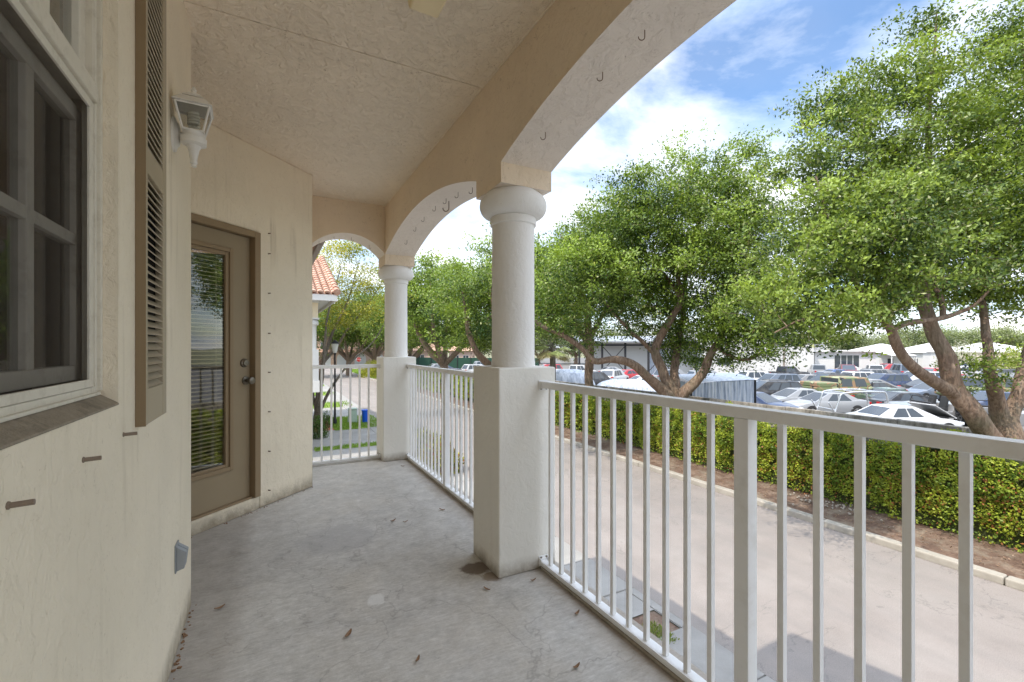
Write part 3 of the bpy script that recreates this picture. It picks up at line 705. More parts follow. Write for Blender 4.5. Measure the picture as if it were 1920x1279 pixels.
# ---- rusty pegs and hooks
for i, (y, z, nm) in enumerate(((0.94, 1.036, 'rusty peg under the window sill, nearest the left edge'), (1.247, 1.036, 'rusty peg under the right end of the window sill'), (1.541, 1.038, 'rusty peg just below the foot of the louvred shutter'))):
    m = MB().tube([(-0.342, y, z), (-0.338, y, z), (-0.337, y, z), (-0.311, y+0.001, z+0.001)], [0.0062, 0.0062, 0.0045, 0.0045], 8)
    solid('wall_peg', m, 'peg', nm, 'peg', 'rusty pegs in the near wall')
words_ = ['topmost', 'second from top', 'third from top', 'fourth from top', 'fifth from top', 'sixth from top', 'seventh from top', 'lowest']
for i, v in enumerate((438, 476, 550, 625, 698, 772, 846, 919)):
    a = (503-960)/FPX; dx, dy = FWD.x+RGT.x*a, FWD.y+RGT.y*a
    d = 4.145/(dy-dx); s_ = (0.345-dx*d)/0.70711; z = 1.27-(v-650)/FPX*d
    q = dq(s_, 0, z)
    solid('wall_peg', MB().tube([q - T*0.002, q + T*0.022], 0.0042, 6), 'rust', words_[i] + ' of the small dark pegs beside the tan door', 'peg', 'small pegs in a column beside the door')
def hook(p, rot, s, label, group, up=(0, 0, 1)):
    pts = []
    for k in range(4): pts.append(Vector((0, 0, -0.010*k)))
    for k in range(1, 9):
        a = math.pi*k/8*1.05; pts.append(Vector((0.012-0.012*math.cos(a), 0, -0.03-0.012*math.sin(a))))
    rm_ = Matrix.Rotation(rot, 3, 'Z')
    m = MB().tube([Vector(p) + rm_ @ (q*s) for q in pts], 0.0018*s, 6)
    o = obj('hook', m, 'rust', smooth=True)
    for vv in o.data.vertices: vv.co -= Vector(p)
    o.location = p
    return tag(o, label, 'hook', group)
def on_soffit(x, y, y0, y1): return (x, y, arch_z(y, y0, y1) + 0.003)
G1 = 'rusty hooks in the big near arch'
for x, y, lb in ((1.25, 1.98, 'rusty hook in the big near arch, nearest the front column'), (1.27, 1.55, 'rusty hook midway up the soffit of the big near arch'), (1.27, 1.30, 'highest rusty hook on the soffit of the big near arch')):
    hook(on_soffit(x, y, -0.30, 2.247), 2.6, 1.0, lb, G1)
G2 = 'rusty hooks in the second arch'
lab2 = ['closest to the front column', 'second from the front column', 'third from the front column', 'fourth from the front column, beside the big wire', 'fifth from the front column', 'sixth from the front column', 'seventh from the front column', 'just above the far column']
for k, y in enumerate((2.70, 3.0, 3.28, 3.55, 3.82, 4.15, 4.42, 4.75)):
    hook(on_soffit(1.28, y, 2.589, 5.097), 2.4, 1.1, 'rusty hook in the second arch, ' + lab2[k], G2)
hook(on_soffit(1.33, 3.62, 2.589, 5.097), 2.6, 2.1, 'large bent wire hook in the middle of the second arch', G2)
for k, (x, lb) in enumerate(((0.47, 'at its left'), (0.62, 'left of its crown'), (0.80, 'right of its crown'), (0.99, 'at its right end'))):
    hook((x, 5.27, arch_z(x, 0.352, 1.128, 2.29, 0.19)+0.003), 0.4, 1.0, 'thin dark hook in the small far arch, ' + lb, 'thin hooks in the far arch')

# ---- dry leaves lying on the balcony floor
lv = [(0.735, 'dry brown leaf right of the damp stain by the column', 913, 1107, 1.0), (0, 'dry brown leaf low in the middle of the floor', 653, 1192, 1.3), (0, 'dry leaf nearest the bottom edge of the floor', 783, 1240, 0.9),
      (0, 'reddish leaf in front of the middle of the second railing', 737, 978, 1.1), (0, 'pale brown leaf right beside the reddish one', 760, 980, 0.9), (0, 'brown leaf near the second railing, left of the front column', 829, 957, 1.2),
      (0, 'square brown leaf on the floor beside the near railing', 1082, 1152, 0.9), (0, 'brown leaf curled by the front column beside the railing', 1000, 1090, 0.8), (0, 'small dark leaf at the bottom edge near the railing', 1081, 1253, 0.9),
      (0, 'small leaf at the foot of the far column', 755, 875, 0.9), (0, 'dry leaf on the floor close to the end of the near wall', 412, 1142, 1.1)]
for _, lb, u, v, sc_ in lv:
    d = 1.27/((v-650)/FPX); p = spot(u, v, d); a = rnd.uniform(0, 6.28)
    ax = Vector((math.cos(a), math.sin(a), 0)); ay = Vector((-ax.y, ax.x, 0)); m = MB(); L_ = 0.022*sc_; W_ = 0.0075*sc_
    pts = []
    for k in range(7):
        t = k/6; wdt = W_*math.sin(math.pi*(0.06+0.9*t))**0.8; zz = 0.004 + 0.008*(t-0.5)**2*4
        pts += [ax*(t-0.5)*2*L_ + ay*wdt + Z*(zz+0.004), ax*(t-0.5)*2*L_ + Z*zz, ax*(t-0.5)*2*L_ - ay*wdt + Z*(zz+0.003)]
    m.add([p + q - Z*p.z for q in pts], [(3*k+j, 3*k+j+1, 3*k+j+4, 3*k+j+3) for k in range(6) for j in (0, 1)])
    solid('dry_leaf', m, 'dry_leaf', lb, 'leaf', 'dry leaves scattered on the balcony floor', smooth=True)
# crumbs and leaf litter swept along the foot of the near wall
lit = MB()
for k in range(38):
    y = rnd.uniform(1.9, 2.75); x = -0.335 + abs(rnd.gauss(0, 0.012)); r_ = rnd.uniform(0.0015, 0.005); a = rnd.uniform(0, 6.28)
    lit.obox((x, y, r_*0.5), (r_*1.6*math.cos(a), r_*1.6*math.sin(a), 0), (-r_*math.sin(a), r_*math.cos(a), 0), (0, 0, r_*0.5))
for k in range(70):
    s_ = rnd.uniform(0.0, 1.6); q = dq(s_, abs(rnd.gauss(0, 0.012))+0.004, 0); r_ = rnd.uniform(0.001, 0.003); a = rnd.uniform(0, 6.28)
    lit.obox((q.x, q.y, r_*0.5), (r_*1.6*math.cos(a), r_*1.6*math.sin(a), 0), (-r_*math.sin(a), r_*math.cos(a), 0), (0, 0, r_*0.5))
tag(obj('litter', lit, 'dry_leaf'), 'crumbs and leaf litter along the foot of the stucco walls', 'litter', kind='stuff')
# ================================================================ GROUND, ROAD, KERBS, PLANTING
def sheet(name, x0, x1, y0, y1, z, m): return struct(name, MB().quad((x0,y0,z),(x1,y0,z),(x1,y1,z),(x0,y1,z)), m, fix=False)
sheet('ground', -500, 900, -300, 1200, GZ-0.03, 'earth')
sheet('car_park', 15.0, 120, -30, 140, GZ-0.012, 'lot')
# forecourt concrete with a planting pit left open in it
PX0, PX1, PY0, PY1 = 4.75, 5.42, 4.55, 5.35
f = MB(); zc_ = GZ-0.004
for x0, x1, y0, y1 in ((1.0, 5.56, -30, PY0), (1.0, PX0, PY0, PY1), (PX1, 5.56, PY0, PY1), (1.0, 5.56, PY1, 14.2), (1.0, 5.56, 15.9, 90)):
    f.quad((x0,y0,zc_),(x1,y0,zc_),(x1,y1,zc_),(x0,y1,zc_))
f.quad((-12, 5.6, zc_), (1.0, 5.6, zc_), (1.0, 90, zc_), (-12, 90, zc_))
struct('forecourt', f, 'concrete', fix=False)
sheet('road', 5.6, 11.4, -60, 90, GZ, 'road')
sheet('cross_road', -60, 60, 90, 97, GZ+0.001, 'road')
# kerbs are real steps
k = MB(); y = -30.0
while y < 89:
    k.box(11.4, 11.62, y, y+2.985, GZ-0.02, GZ+0.14); y += 3.0
struct('kerb', k, 'kerb', bevel=0.03, seg=3)
k = MB(); y = -30.0
r2 = random.Random(3)
while y < 45:
    if not (PY0-0.3 < y < PY1): 
        k.box(4.55, 5.585, y+0.006, y+1.19, GZ-0.02, GZ+0.012+r2.random()*0.012)
    else:
        k.box(5.43, 5.585, y+0.006, y+1.19, GZ-0.02, GZ+0.014)
    y += 1.2
struct('forecourt_edge', k, 'concrete', bevel=0.012)
# hand-laid planting strip behind the kerb (slightly uneven ground)
def rough(name, x0, x1, y0, y1, z, m, nx, ny, amp, slope=0.0):
    vs = []; 
    for j in range(ny+1):
        for i in range(nx+1):
            x = x0+(x1-x0)*i/nx; yy = y0+(y1-y0)*j/ny
            vs.append((x, yy, z + slope*i/nx + amp*noise.noise(Vector((x*1.7, yy*1.7, 1.3)))))
    fs = [(j*(nx+1)+i, j*(nx+1)+i+1, (j+1)*(nx+1)+i+1, (j+1)*(nx+1)+i) for j in range(ny) for i in range(nx)]
    return struct(name, MB().add(vs, fs), m, smooth=True, fix=False)
rough('planting_strip', 11.62, 15.0, -12, 60, GZ+0.10, 'mulch', 14, 260, 0.05, 0.06)
sheet('pit_soil', PX0, PX1, PY0, PY1, GZ-0.02, 'mulch')
sheet('flower_bed', 4.0, 5.5, 14.2, 15.9, GZ-0.002, 'red_mulch')
sheet('flower_bed', 1.7, 2.9, 24.4, 27.8, GZ+0.004, 'red_mulch')
# lawns between the driveways
LAWN = [(1.62, 5.5, 19.75, 20.4), (2.9, 5.5, 24.2, 28.6), (1.7, 5.2, 33.5, 36.5), (1.7, 5.2, 42, 45), (1.7, 5.2, 52, 56), (11.65, 14.5, 60, 88)]
for x0, x1, y0, y1 in LAWN: sheet('lawn', x0, x1, y0, y1, GZ+0.006, 'turf')

nrng = np.random.default_rng(11)
def rand_dirs(n, up=0.0):
    a = nrng.normal(size=(n, 3)); a[:,2] += up; return unit(a)
def side_of(d):
    r = nrng.normal(size=d.shape); s = np.cross(d, r); return unit(s)
def clump(P, freq, seed=0.0):
    """cheap value noise for clumps of lighter and darker foliage, about -1..1"""
    x, y, z = (P*freq).T
    return (np.sin(x*1.7+seed+1.3*np.sin(y*1.1+seed*2)) + np.sin(y*2.1+seed*1.7+1.1*np.sin(z*1.3)) + np.sin(z*1.9+seed*.6+1.2*np.sin(x*1.4+.5)))/3

def grass(name, regions, per_m2, h, label, cols):
    B = []
    for x0, x1, y0, y1 in regions:
        n = int((x1-x0)*(y1-y0)*per_m2); b = np.empty((n,3)); b[:,0] = nrng.uniform(x0,x1,n); b[:,1] = nrng.uniform(y0,y1,n); b[:,2] = GZ+0.0
        B.append(b)
    B = np.concatenate(B); n = len(B); d = rand_dirs(n); d[:,2] = np.abs(d[:,2])+0.9; d = unit(d)
    c = np.array(cols[0])[None,:] + (np.array(cols[1])-np.array(cols[0]))[None,:]*nrng.random((n,1))
    o = leaf_mesh(name, B, d, side_of(d), h*nrng.uniform(0.5,1.3,n), h*0.22*nrng.uniform(0.7,1.3,n), c, 'grass_blade', None)
    return tag(o, label, 'grass', kind='stuff')
grass('grass', LAWN[:2], 500, 0.10, 'short bright green lawn grass between the driveways', ((0.13,0.24,0.03),(0.26,0.38,0.07)))
grass('grass', LAWN[2:], 60, 0.16, 'lawn grass further down the street', ((0.13,0.24,0.03),(0.26,0.38,0.07)))
grass('grass', [(PX0, PX1-0.25, PY0+0.05, PY1-0.25)], 3500, 0.06, 'tufts of weedy grass in the open planting pit', ((0.12,0.20,0.03),(0.32,0.36,0.10)))
grass('grass', [(11.7, 12.5, 0, 26)], 45, 0.05, 'sparse grass tufts along the planting strip by the kerb', ((0.15,0.22,0.05),(0.34,0.34,0.14)))
# litter of fallen leaves on the strip
n = 3500; B = np.empty((n,3)); B[:,0] = nrng.uniform(11.75, 13.4, n); B[:,1] = nrng.uniform(-2, 26, n); B[:,2] = GZ+0.14+nrng.uniform(0,0.03,n)
d = rand_dirs(n); d[:,2] *= 0.25; d = unit(d); s_ = np.cross(d, np.array([[0,0,1.0]])+0.35*nrng.normal(size=(n,3))); s_ = unit(s_)
c = np.array([[0.20,0.13,0.085]])*nrng.uniform(0.5,1.7,(n,1))
tag(leaf_mesh('leaf_litter', B, d, s_, nrng.uniform(0.03,0.07,n), nrng.uniform(0.015,0.03,n), c, 'leaf', None), 'fallen brown leaves on the mulch under the hedge', 'litter', kind='stuff')
gp = MB(); r2 = random.Random(5)
for k_ in range(90):
    x = r2.gauss(12.65, 0.22); yy = r2.gauss(6.4, 0.45); q = r2.uniform(0.01, 0.028)
    gp.obox((x, yy, GZ+0.15+q*0.3), (q, q*0.3, 0), (-q*0.3, q*0.8, 0), (0, q*0.2, q*0.7))
tag(obj('gravel', gp, 'rock', bevel=0.006), 'small patch of pale gravel at the foot of the hedge', 'gravel', kind='stuff')

# ---------------------------------------------------------------- clipped hedge
HX0, HX1 = 12.95, 14.2
hedge = thing('hedge', 'long clipped hedge with yellow-green leaves along the concrete wall', 'hedge', (13.5, 15, GZ+0.1))
def hz(y): return -0.84 - 0.012*np.maximum(y-3, 0) + 0.10*np.sin(y*1.9) + 0.07*np.sin(y*4.3+1)
core = MB(); ys = np.linspace(-8, 58, 70)
for i in range(69):
    a, b_ = ys[i], ys[i+1]; za, zb_ = hz(a)-0.28, hz(b_)-0.28
    core.add([(HX0+.24,a,GZ+.15),(HX1-.2,a,GZ+.15),(HX1-.2,b_,GZ+.15),(HX0+.24,b_,GZ+.15),(HX0+.24,a,za),(HX1-.2,a,za),(HX1-.2,b_,zb_),(HX0+.24,b_,zb_)],
             [(4,5,6,7),(0,4,7,3),(1,2,6,5)])
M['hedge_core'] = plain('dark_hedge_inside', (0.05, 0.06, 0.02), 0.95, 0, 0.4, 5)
obj('stems', core, 'hedge_core', hedge, fix=False)  # added dark filler core, blocks the view through the shaded inside; no stems
def hedge_leaves(y0, y1, n, ln):
    P = np.empty((n,3)); P[:,1] = nrng.uniform(y0, y1, n)
    top = nrng.random(n) < 0.24
    h = hz(P[:,1])
    t = nrng.random(n)
    P[:,2] = np.where(top, h, GZ+0.16+(h-GZ-0.16)*t**0.9)
    P[:,0] = np.where(top, nrng.uniform(HX0+0.1, HX1, n), HX0)
    bump_ = 0.15*clump(P, 2.6, 1.0) + 0.10*clump(P, 6.5, 2.0)
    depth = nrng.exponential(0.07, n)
    P[:,0] += np.where(top, 0, bump_ + depth + 0.10*(t < 0.12) - 0.04); P[:,2] += np.where(top, bump_*0.8 - depth*0.8 + 0.03, 0)
    keep = clump(P, 9.0, 4.0) > -0.45
    keep &= ~((t < 0.10) & ~top & (nrng.random(n) < 0.6))
    P, top, depth = P[keep], top[keep], depth[keep]; n = len(P)
    d = rand_dirs(n); d[:,0] -= np.where(top, 0.1, 0.7); d[:,2] += np.where(top, 0.9, 0.35); d = unit(d)
    s = side_of(d)
    # leaf faces turn outward
    out = np.where(top[:,None], np.array([[0,0,1.0]]), np.array([[-0.8,0,0.6]])); s = unit(np.cross(d, out + 0.8*nrng.normal(size=(n,3))))
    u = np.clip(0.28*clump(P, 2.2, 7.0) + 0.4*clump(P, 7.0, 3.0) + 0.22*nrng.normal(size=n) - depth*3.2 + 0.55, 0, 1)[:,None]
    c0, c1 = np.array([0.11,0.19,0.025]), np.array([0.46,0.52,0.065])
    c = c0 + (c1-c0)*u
    rd = (nrng.random(n) < 0.05 + 0.10*(clump(P, 1.6, 5.0) > 0.35))[:,None]
    c = np.where(rd, np.array([0.38,0.16,0.06])*nrng.uniform(0.6,1.2,(n,1)), c)
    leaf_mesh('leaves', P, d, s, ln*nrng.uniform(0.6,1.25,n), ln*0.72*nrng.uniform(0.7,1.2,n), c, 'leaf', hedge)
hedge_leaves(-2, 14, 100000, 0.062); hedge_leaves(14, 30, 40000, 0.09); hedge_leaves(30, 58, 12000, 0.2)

# ---------------------------------------------------------------- concrete wall behind the hedge
wl = MB(); y = -12.0
while y < 62:
    wl.box(14.98, 15.16, y, y+2.96, GZ-0.05, -0.70 - 0.003*max(y, 0)); y += 3.0
wl2 = MB(); y = -12.04
while y < 62: wl2.box(14.94, 15.2, y, y+0.08, GZ-0.05, -0.69 - 0.003*max(y, 0)); y += 3.0
cw = thing('boundary_wall', 'mould-streaked concrete panel wall between the hedge and the car lot', 'wall', (15.07, 20, GZ-0.05))
obj('panel', wl, 'old_wall', cw, bevel=0.01); obj('post', wl2, 'old_wall', cw)
# weedy creepers on top of the wall
# ================================================================ TREES
def smooth_path(pts, sub=4):
    """Catmull-Rom through the points"""
    P = [Vector(p) for p in pts]; P = [P[0]*2-P[1]] + P + [P[-1]*2-P[-2]]; out = []
    for i in range(1, len(P)-2):
        for k in range(sub):
            t = k/sub; a, b, c, d = P[i-1], P[i], P[i+1], P[i+2]
            out.append(0.5*((2*b) + (c-a)*t + (2*a-5*b+4*c-d)*t*t + (3*b-a-3*c+d)*t**3))
    out.append(P[-2]); return out

def make_tree(label, base, limbs, blobs, n_cl, n_leaf, leaf, cols, seed, bark='bark', cat='tree', group=None, gap=-0.42, spread=0.30, name='oak_tree', droop=0.0, up=0.25, twig=0.011, bough=0.5, cl_per=22):
    """limbs: lists of (point, radius) in the world; blobs: (centre, radii) of the crown in the world"""
    rg = np.random.default_rng(seed); global nrng; old = nrng; nrng = rg
    t = thing(name, label, cat, base, 0, group)
    tm = MB(); nodes = []; rads = []
    for li in limbs:
        pts = [Vector(p) for p, r in li]; rr = [r for p, r in li]
        sp_ = smooth_path(pts, 4); n = len(sp_)
        rad = [float(np.interp(i/(n-1)*(len(rr)-1), range(len(rr)), rr)) for i in range(n)]
        rad = [r*(1+0.10*noise.noise(q*3.0)) for r, q in zip(rad, sp_)]
        sp_ = [q + Vector((noise.noise(q*1.3), noise.noise(q*1.3+Vector((9,0,0))), 0))*min(0.10, rad[i]*0.6) if 0 < i else q for i, q in enumerate(sp_)]
        tm.tube(sp_, rad, 10)
        k0 = max(1, int(n*0.30))
        for q, r in zip(sp_[k0:], rad[k0:]): nodes.append(q); rads.append(r)
    obj('trunk', tm, bark, t, smooth=True, fix=False)
    # boughs spread through the crown volume, more of them near its surface; leafy sprays crowd round each bough
    vol = np.array([r[0]*r[1]*r[2] for c, r in blobs])**0.75; nb = max(30, int(n_cl/cl_per))
    pick = rg.choice(len(blobs), nb, p=vol/vol.sum())
    cen = np.array([list(c) for c, r in blobs]); rad_ = np.array([list(r) for c, r in blobs])
    q = unit(rg.normal(size=(nb, 3)))*(rg.random((nb,1))**(1/2.8))
    BC = cen[pick] + q*rad_[pick]*0.95
    bi = rg.integers(0, nb, n_cl); rb = bough*rg.uniform(0.6, 1.35, nb)
    P = BC[bi] + rg.normal(size=(n_cl,3))*np.array([[1,1,0.58]])*rb[bi][:,None]
    bval = rg.normal(size=nb)
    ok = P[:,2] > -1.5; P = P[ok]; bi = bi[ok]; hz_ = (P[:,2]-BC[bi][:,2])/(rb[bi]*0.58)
    # twigs: each cluster joins the nearest wood already there
    nd = np.array([list(p) for p in nodes]); d0 = np.min(np.linalg.norm(P[:,None,:]-nd[None,::3,:], axis=2), axis=1)
    order = np.argsort(d0); P = P[order]; bi = bi[order]; hz_ = hz_[order]
    cap_ = len(nd) + 3*len(P) + 5; A = np.empty((cap_,3)); A[:len(nd)] = nd; RR = np.empty(cap_); RR[:len(nd)] = rads; cnt = len(nd)
    bm_ = MB(); tips = np.empty((len(P),3)); tdir = np.empty((len(P),3))
    for i, p in enumerate(P):
        dd = np.linalg.norm(A[:cnt]-p, axis=1) + 0.35*np.maximum(A[:cnt,2]-p[2], 0)
        j = int(np.argmin(dd)); a = A[j]; v = p-a; ln = np.linalg.norm(v)
        r0 = min(RR[j]*0.62, twig*(1+ln*1.4)); m1 = a + v*0.38 + rg.normal(size=3)*ln*0.07; m2 = a + v*0.72 + rg.normal(size=3)*ln*0.05 + np.array([0,0,0.04*ln])
        bm_.tube([Vector(a), Vector(m1), Vector(m2), Vector(p)], [r0, r0*0.75, r0*0.55, max(0.003, r0*0.35)], 4, cap=False)
        A[cnt] = m1; RR[cnt] = r0*0.75; A[cnt+1] = m2; RR[cnt+1] = r0*0.55; A[cnt+2] = p; RR[cnt+2] = max(0.004, r0*0.4); cnt += 3
        tips[i] = p; tdir[i] = v/max(ln, 1e-3)
    obj('branch', bm_, bark, t, smooth=True, fix=False)
    k = n_leaf//len(P); n = k*len(P)
    c = np.repeat(tips, k, 0); td = np.repeat(tdir, k, 0); c = c - td*(rg.random((n,1))**1.5)*spread*2.6; size = np.repeat(rg.uniform(0.6, 1.35, len(P)), k)[:,None]
    off = rg.normal(size=(n,3))*spread*size*np.array([[1,1,0.62]])
    B = c + off
    d = unit(rg.normal(size=(n,3)) + 0.5*td + 0.6*unit(off) + np.array([[0,0,up-droop]]))
    ctr = cen.mean(0); outw = unit(B-ctr + np.array([[0,0,1.5]]))
    s = unit(np.cross(d, outw + 0.75*rg.normal(size=(n,3))))
    cl1 = np.repeat(0.14*rg.normal(size=len(P)) + 0.20*bval[bi] + 0.16*np.clip(hz_, -1.5, 1.5), k)  # bough tops paler, undersides darker: shading painted into the leaf colour
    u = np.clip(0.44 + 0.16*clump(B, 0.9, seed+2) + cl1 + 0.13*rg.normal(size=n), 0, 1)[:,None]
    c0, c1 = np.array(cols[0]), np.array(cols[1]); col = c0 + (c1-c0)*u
    pale = (rg.random(n) < 0.035)[:,None]; col = np.where(pale, np.array(cols[2])*rg.uniform(0.7,1.2,(n,1)), col)
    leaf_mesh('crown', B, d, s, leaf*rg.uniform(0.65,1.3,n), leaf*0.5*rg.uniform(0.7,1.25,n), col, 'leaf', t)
    nrng = old
    return t
OAK = ((0.03,0.068,0.014), (0.29,0.385,0.065), (0.40,0.43,0.22))
OAK2 = ((0.03,0.07,0.014), (0.29,0.40,0.06), (0.40,0.43,0.21))
def px_limb(rows, d): return [(spot(u, v, d + dd), r) for u, v, dd, r in rows]
def blob(u, v, d, ru, rv, rd=None):
    s = d/FPX; return (spot(u, v, d), (max(ru*s*0.92, rd or 0), rd or ru*s, rv*s))

# T1: the big oak at the right, forking low behind the hedge
d1 = 10.1; b1 = Vector((14.45, 3.75, GZ+0.1))
L1 = [
 [(b1, 0.36), (b1+Vector((-0.05,-0.03,0.9)), 0.29), (spot(1893, 835, d1), 0.27), (spot(1886, 780, d1), 0.24)],
 px_limb([(1886,800,0,0.185),(1868,745,-.1,0.143),(1856,700,-.2,0.109),(1850,640,-.1,0.084),(1840,560,.4,0.063),(1815,440,.9,0.04),(1790,330,1.1,0.02),(1775,250,1.2,0.008)], d1),
 px_limb([(1890,800,0,0.168),(1912,720,.1,0.126),(1940,620,.3,0.101),(1965,480,.5,0.076),(1950,330,.5,0.050),(1925,170,.5,0.029),(1915,60,.5,0.013)], d1),
 [(b1+Vector((0.05,0.0,0.2)), 0.28), (spot(1868, 850, d1-.1), 0.235), (spot(1830, 780, d1-.2), 0.2), (spot(1790, 725, d1-.2), 0.185), (spot(1765, 655, d1-.1), 0.16), (spot(1742, 605, d1), 0.14), (spot(1730, 560, d1+.1), 0.12), (spot(1735, 470, d1+.3), 0.10), (spot(1745, 350, d1+.3), 0.075), (spot(1740, 220, d1+.2), 0.05), (spot(1752, 100, d1), 0.028), (spot(1756, 20, d1), 0.012)],
 px_limb([(1800,742,-.2,0.143),(1752,715,-.4,0.118),(1705,680,-.6,0.105),(1682,650,-.7,0.097),(1668,614,-.8,0.088),(1645,590,-.9,0.071),(1625,560,-1,0.055),(1590,500,-1.2,0.042),(1555,420,-1.3,0.029),(1530,330,-1.3,0.015)], d1),
 px_limb([(1672,618,-.8,0.063),(1700,606,-.7,0.063),(1730,602,-.5,0.059),(1768,596,-.4,0.050),(1800,585,-.4,0.042),(1827,572,-.5,0.034),(1860,540,-.7,0.021)], d1),
 px_limb([(1645,590,-.9,0.050),(1600,582,-1.2,0.042),(1550,590,-1.5,0.032),(1500,600,-1.7,0.021),(1450,625,-1.8,0.010)], d1),
 px_limb([(1668,600,-.8,0.050),(1676,560,-.7,0.046),(1668,530,-.7,0.038),(1655,470,-.6,0.029),(1640,380,-.5,0.018),(1630,250,-.4,0.010)], d1),
 px_limb([(1768,596,-.2,0.059),(1765,560,0,0.050),(1752,520,.2,0.042),(1790,420,.6,0.029),(1850,330,.9,0.017)], d1),
]
K1 = [blob(1640, 470, d1-.9, 130, 130, 1.7), blob(1570, 410, d1-1.0, 105, 105, 1.5), blob(1650, 300, d1-.3, 105, 120, 1.5), blob(1755, 400, d1, 150, 150, 2.0),
      blob(1745, 235, d1, 95, 130, 1.3), blob(1750, 110, d1, 46, 95, .7), blob(1655, 165, d1, 62, 70, .9), blob(1860, 350, d1+.4, 150, 150, 2.0), blob(1920, 200, d1+.4, 70, 140, 1.2), blob(1918, 70, d1+.4, 45, 90, .7),
      blob(1850, 490, d1+.5, 130, 95, 1.4), blob(1940, 500, d1, 80, 90, 1.4), blob(1510, 560, d1-1.5, 120, 62, 1.1), blob(1500, 480, d1-1.2, 70, 85, 1.0), blob(2080, 330, d1+.7, 170, 190, 2.4), blob(1700, 545, d1+1.2, 110, 50, 1.0),
      blob(1580, 545, d1-1.2, 90, 70, 1.1), blob(1868, 700, d1-.6, 26, 60, .4), blob(1506, 330, d1-.5, 52, 64, .6), blob(1535, 250, d1-.3, 46, 56, .55), blob(1588, 190, d1-.2, 46, 50, .55), blob(1460, 600, d1-1.6, 75, 62, .9), blob(1530, 620, d1-1.7, 60, 36, .7), blob(1650, 550, d1+1.0, 90, 36, .9)]
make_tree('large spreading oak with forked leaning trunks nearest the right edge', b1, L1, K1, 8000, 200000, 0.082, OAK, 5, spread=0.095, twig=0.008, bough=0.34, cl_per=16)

# T2: the wide oak in the middle with limbs fanning from behind the railing
d2 = 17.6; b2 = Vector((14.4, 12.5, GZ+0.1))
L2 = [
 [(b2, 0.42), (spot(1268, 790, d2), 0.38), (spot(1266, 752, d2), 0.36)],
 px_limb([(1266,770,0,.26),(1250,740,-.1,.24),(1219,711,-.3,.19),(1184,682,-.6,.155),(1149,674,-.8,.13),(1114,677,-1,.11),(1088,652,-1.2,.10),(1055,628,-1.5,.085),(1020,614,-1.8,.065),(985,585,-2,.04)], d2),
 px_limb([(1268,765,0,.26),(1264,738,.1,.22),(1243,702,.3,.19),(1231,668,.4,.175),(1236,638,.5,.165),(1262,594,.4,.14),(1275,560,.3,.12),(1272,530,.3,.10),(1262,470,.2,.07),(1240,400,0,.045),(1230,330,0,.02)], d2),
 px_limb([(1270,765,.2,.24),(1268,720,.8,.19),(1264,684,1.2,.165),(1280,600,1.7,.13),(1285,520,2,.09),(1310,420,2.2,.06),(1335,320,2.2,.025)], d2),
 px_limb([(1272,768,0,.26),(1282,738,-.1,.22),(1308,710,-.3,.175),(1330,671,-.5,.145),(1345,646,-.7,.12),(1360,618,-.9,.09),(1385,570,-1.2,.065),(1400,480,-1.4,.04),(1410,380,-1.4,.018)], d2),
 px_limb([(1345,650,-.7,.08),(1370,668,-.9,.07),(1400,675,-1.1,.055),(1430,660,-1.3,.035)], d2),
 px_limb([(1231,668,.4,.09),(1205,640,.2,.08),(1180,620,0,.06),(1130,560,-.3,.045),(1090,490,-.5,.03),(1050,440,-.6,.015)], d2),
 px_limb([(1275,560,.3,.08),(1250,520,.6,.06),(1200,460,1.0,.045),(1160,400,1.2,.02)], d2),
]
K2 = [blob(1180, 470, d2, 140, 110, 2.9), blob(1290, 390, d2, 120, 100, 2.8), blob(1380, 420, d2, 100, 120, 2.6), blob(1110, 440, d2-.3, 90, 85, 2.0), blob(1080, 540, d2-.8, 100, 80, 2.2),
      blob(1210, 565, d2+1.6, 110, 70, 1.8), blob(1320, 545, d2+1.4, 120, 85, 2.0), blob(1410, 540, d2-.8, 90, 90, 2.2), blob(1400, 640, d2-1, 75, 55, 1.6), blob(1300, 640, d2+1.8, 70, 50, 1.0), blob(1150, 620, d2-1.2, 60, 26, 1.0),
      blob(1260, 320, d2, 40, 45, 1.0), blob(1340, 330, d2, 50, 50, 1.2), blob(1390, 320, d2, 32, 45, 1.0), blob(1170, 380, d2, 60, 50, 1.4), blob(1035, 560, d2-1.6, 45, 60, 1.2), blob(1380, 690, d2-1.2, 45, 30, .9), blob(1225, 400, d2, 55, 70, 1.4), blob(1450, 610, d2-1, 60, 50, 1.4), blob(1400, 600, d2-1.6, 60, 40, 1.0)]
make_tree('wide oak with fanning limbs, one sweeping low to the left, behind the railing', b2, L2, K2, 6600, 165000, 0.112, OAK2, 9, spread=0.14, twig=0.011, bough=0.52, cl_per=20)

# T3: slender straight trunk left of it
d3 = 22.7; b3 = Vector((14.2, 18.3, GZ+0.1))
L3 = [[(b3, 0.25), (spot(1104, 745, d3), 0.235), (spot(1106, 690, d3), 0.22), (spot(1106, 630, d3), 0.20), (spot(1100, 580, d3), 0.15), (spot(1085, 520, d3), 0.1), (spot(1080, 470, d3), 0.04)],
      px_limb([(1106,640,0,.14),(1130,590,.3,.11),(1160,540,.6,.08),(1190,480,1,.04)], d3), px_limb([(1104,650,0,.12),(1075,600,-.2,.1),(1040,560,-.4,.07),(1010,510,-.6,.04)], d3)]
K3 = [blob(1080, 530, d3, 110, 90, 3), blob(1020, 510, d3, 70, 85, 2.5), blob(1150, 500, d3+1, 100, 80, 2.6), blob(1060, 610, d3-.5, 60, 40, 1.6), blob(1130, 590, d3, 60, 45, 1.5)]
make_tree('oak with a slender straight reddish trunk just left of the wide oak', b3, L3, K3, 1500, 36000, 0.14, OAK2, 14, spread=0.22, bough=0.65, cl_per=16)

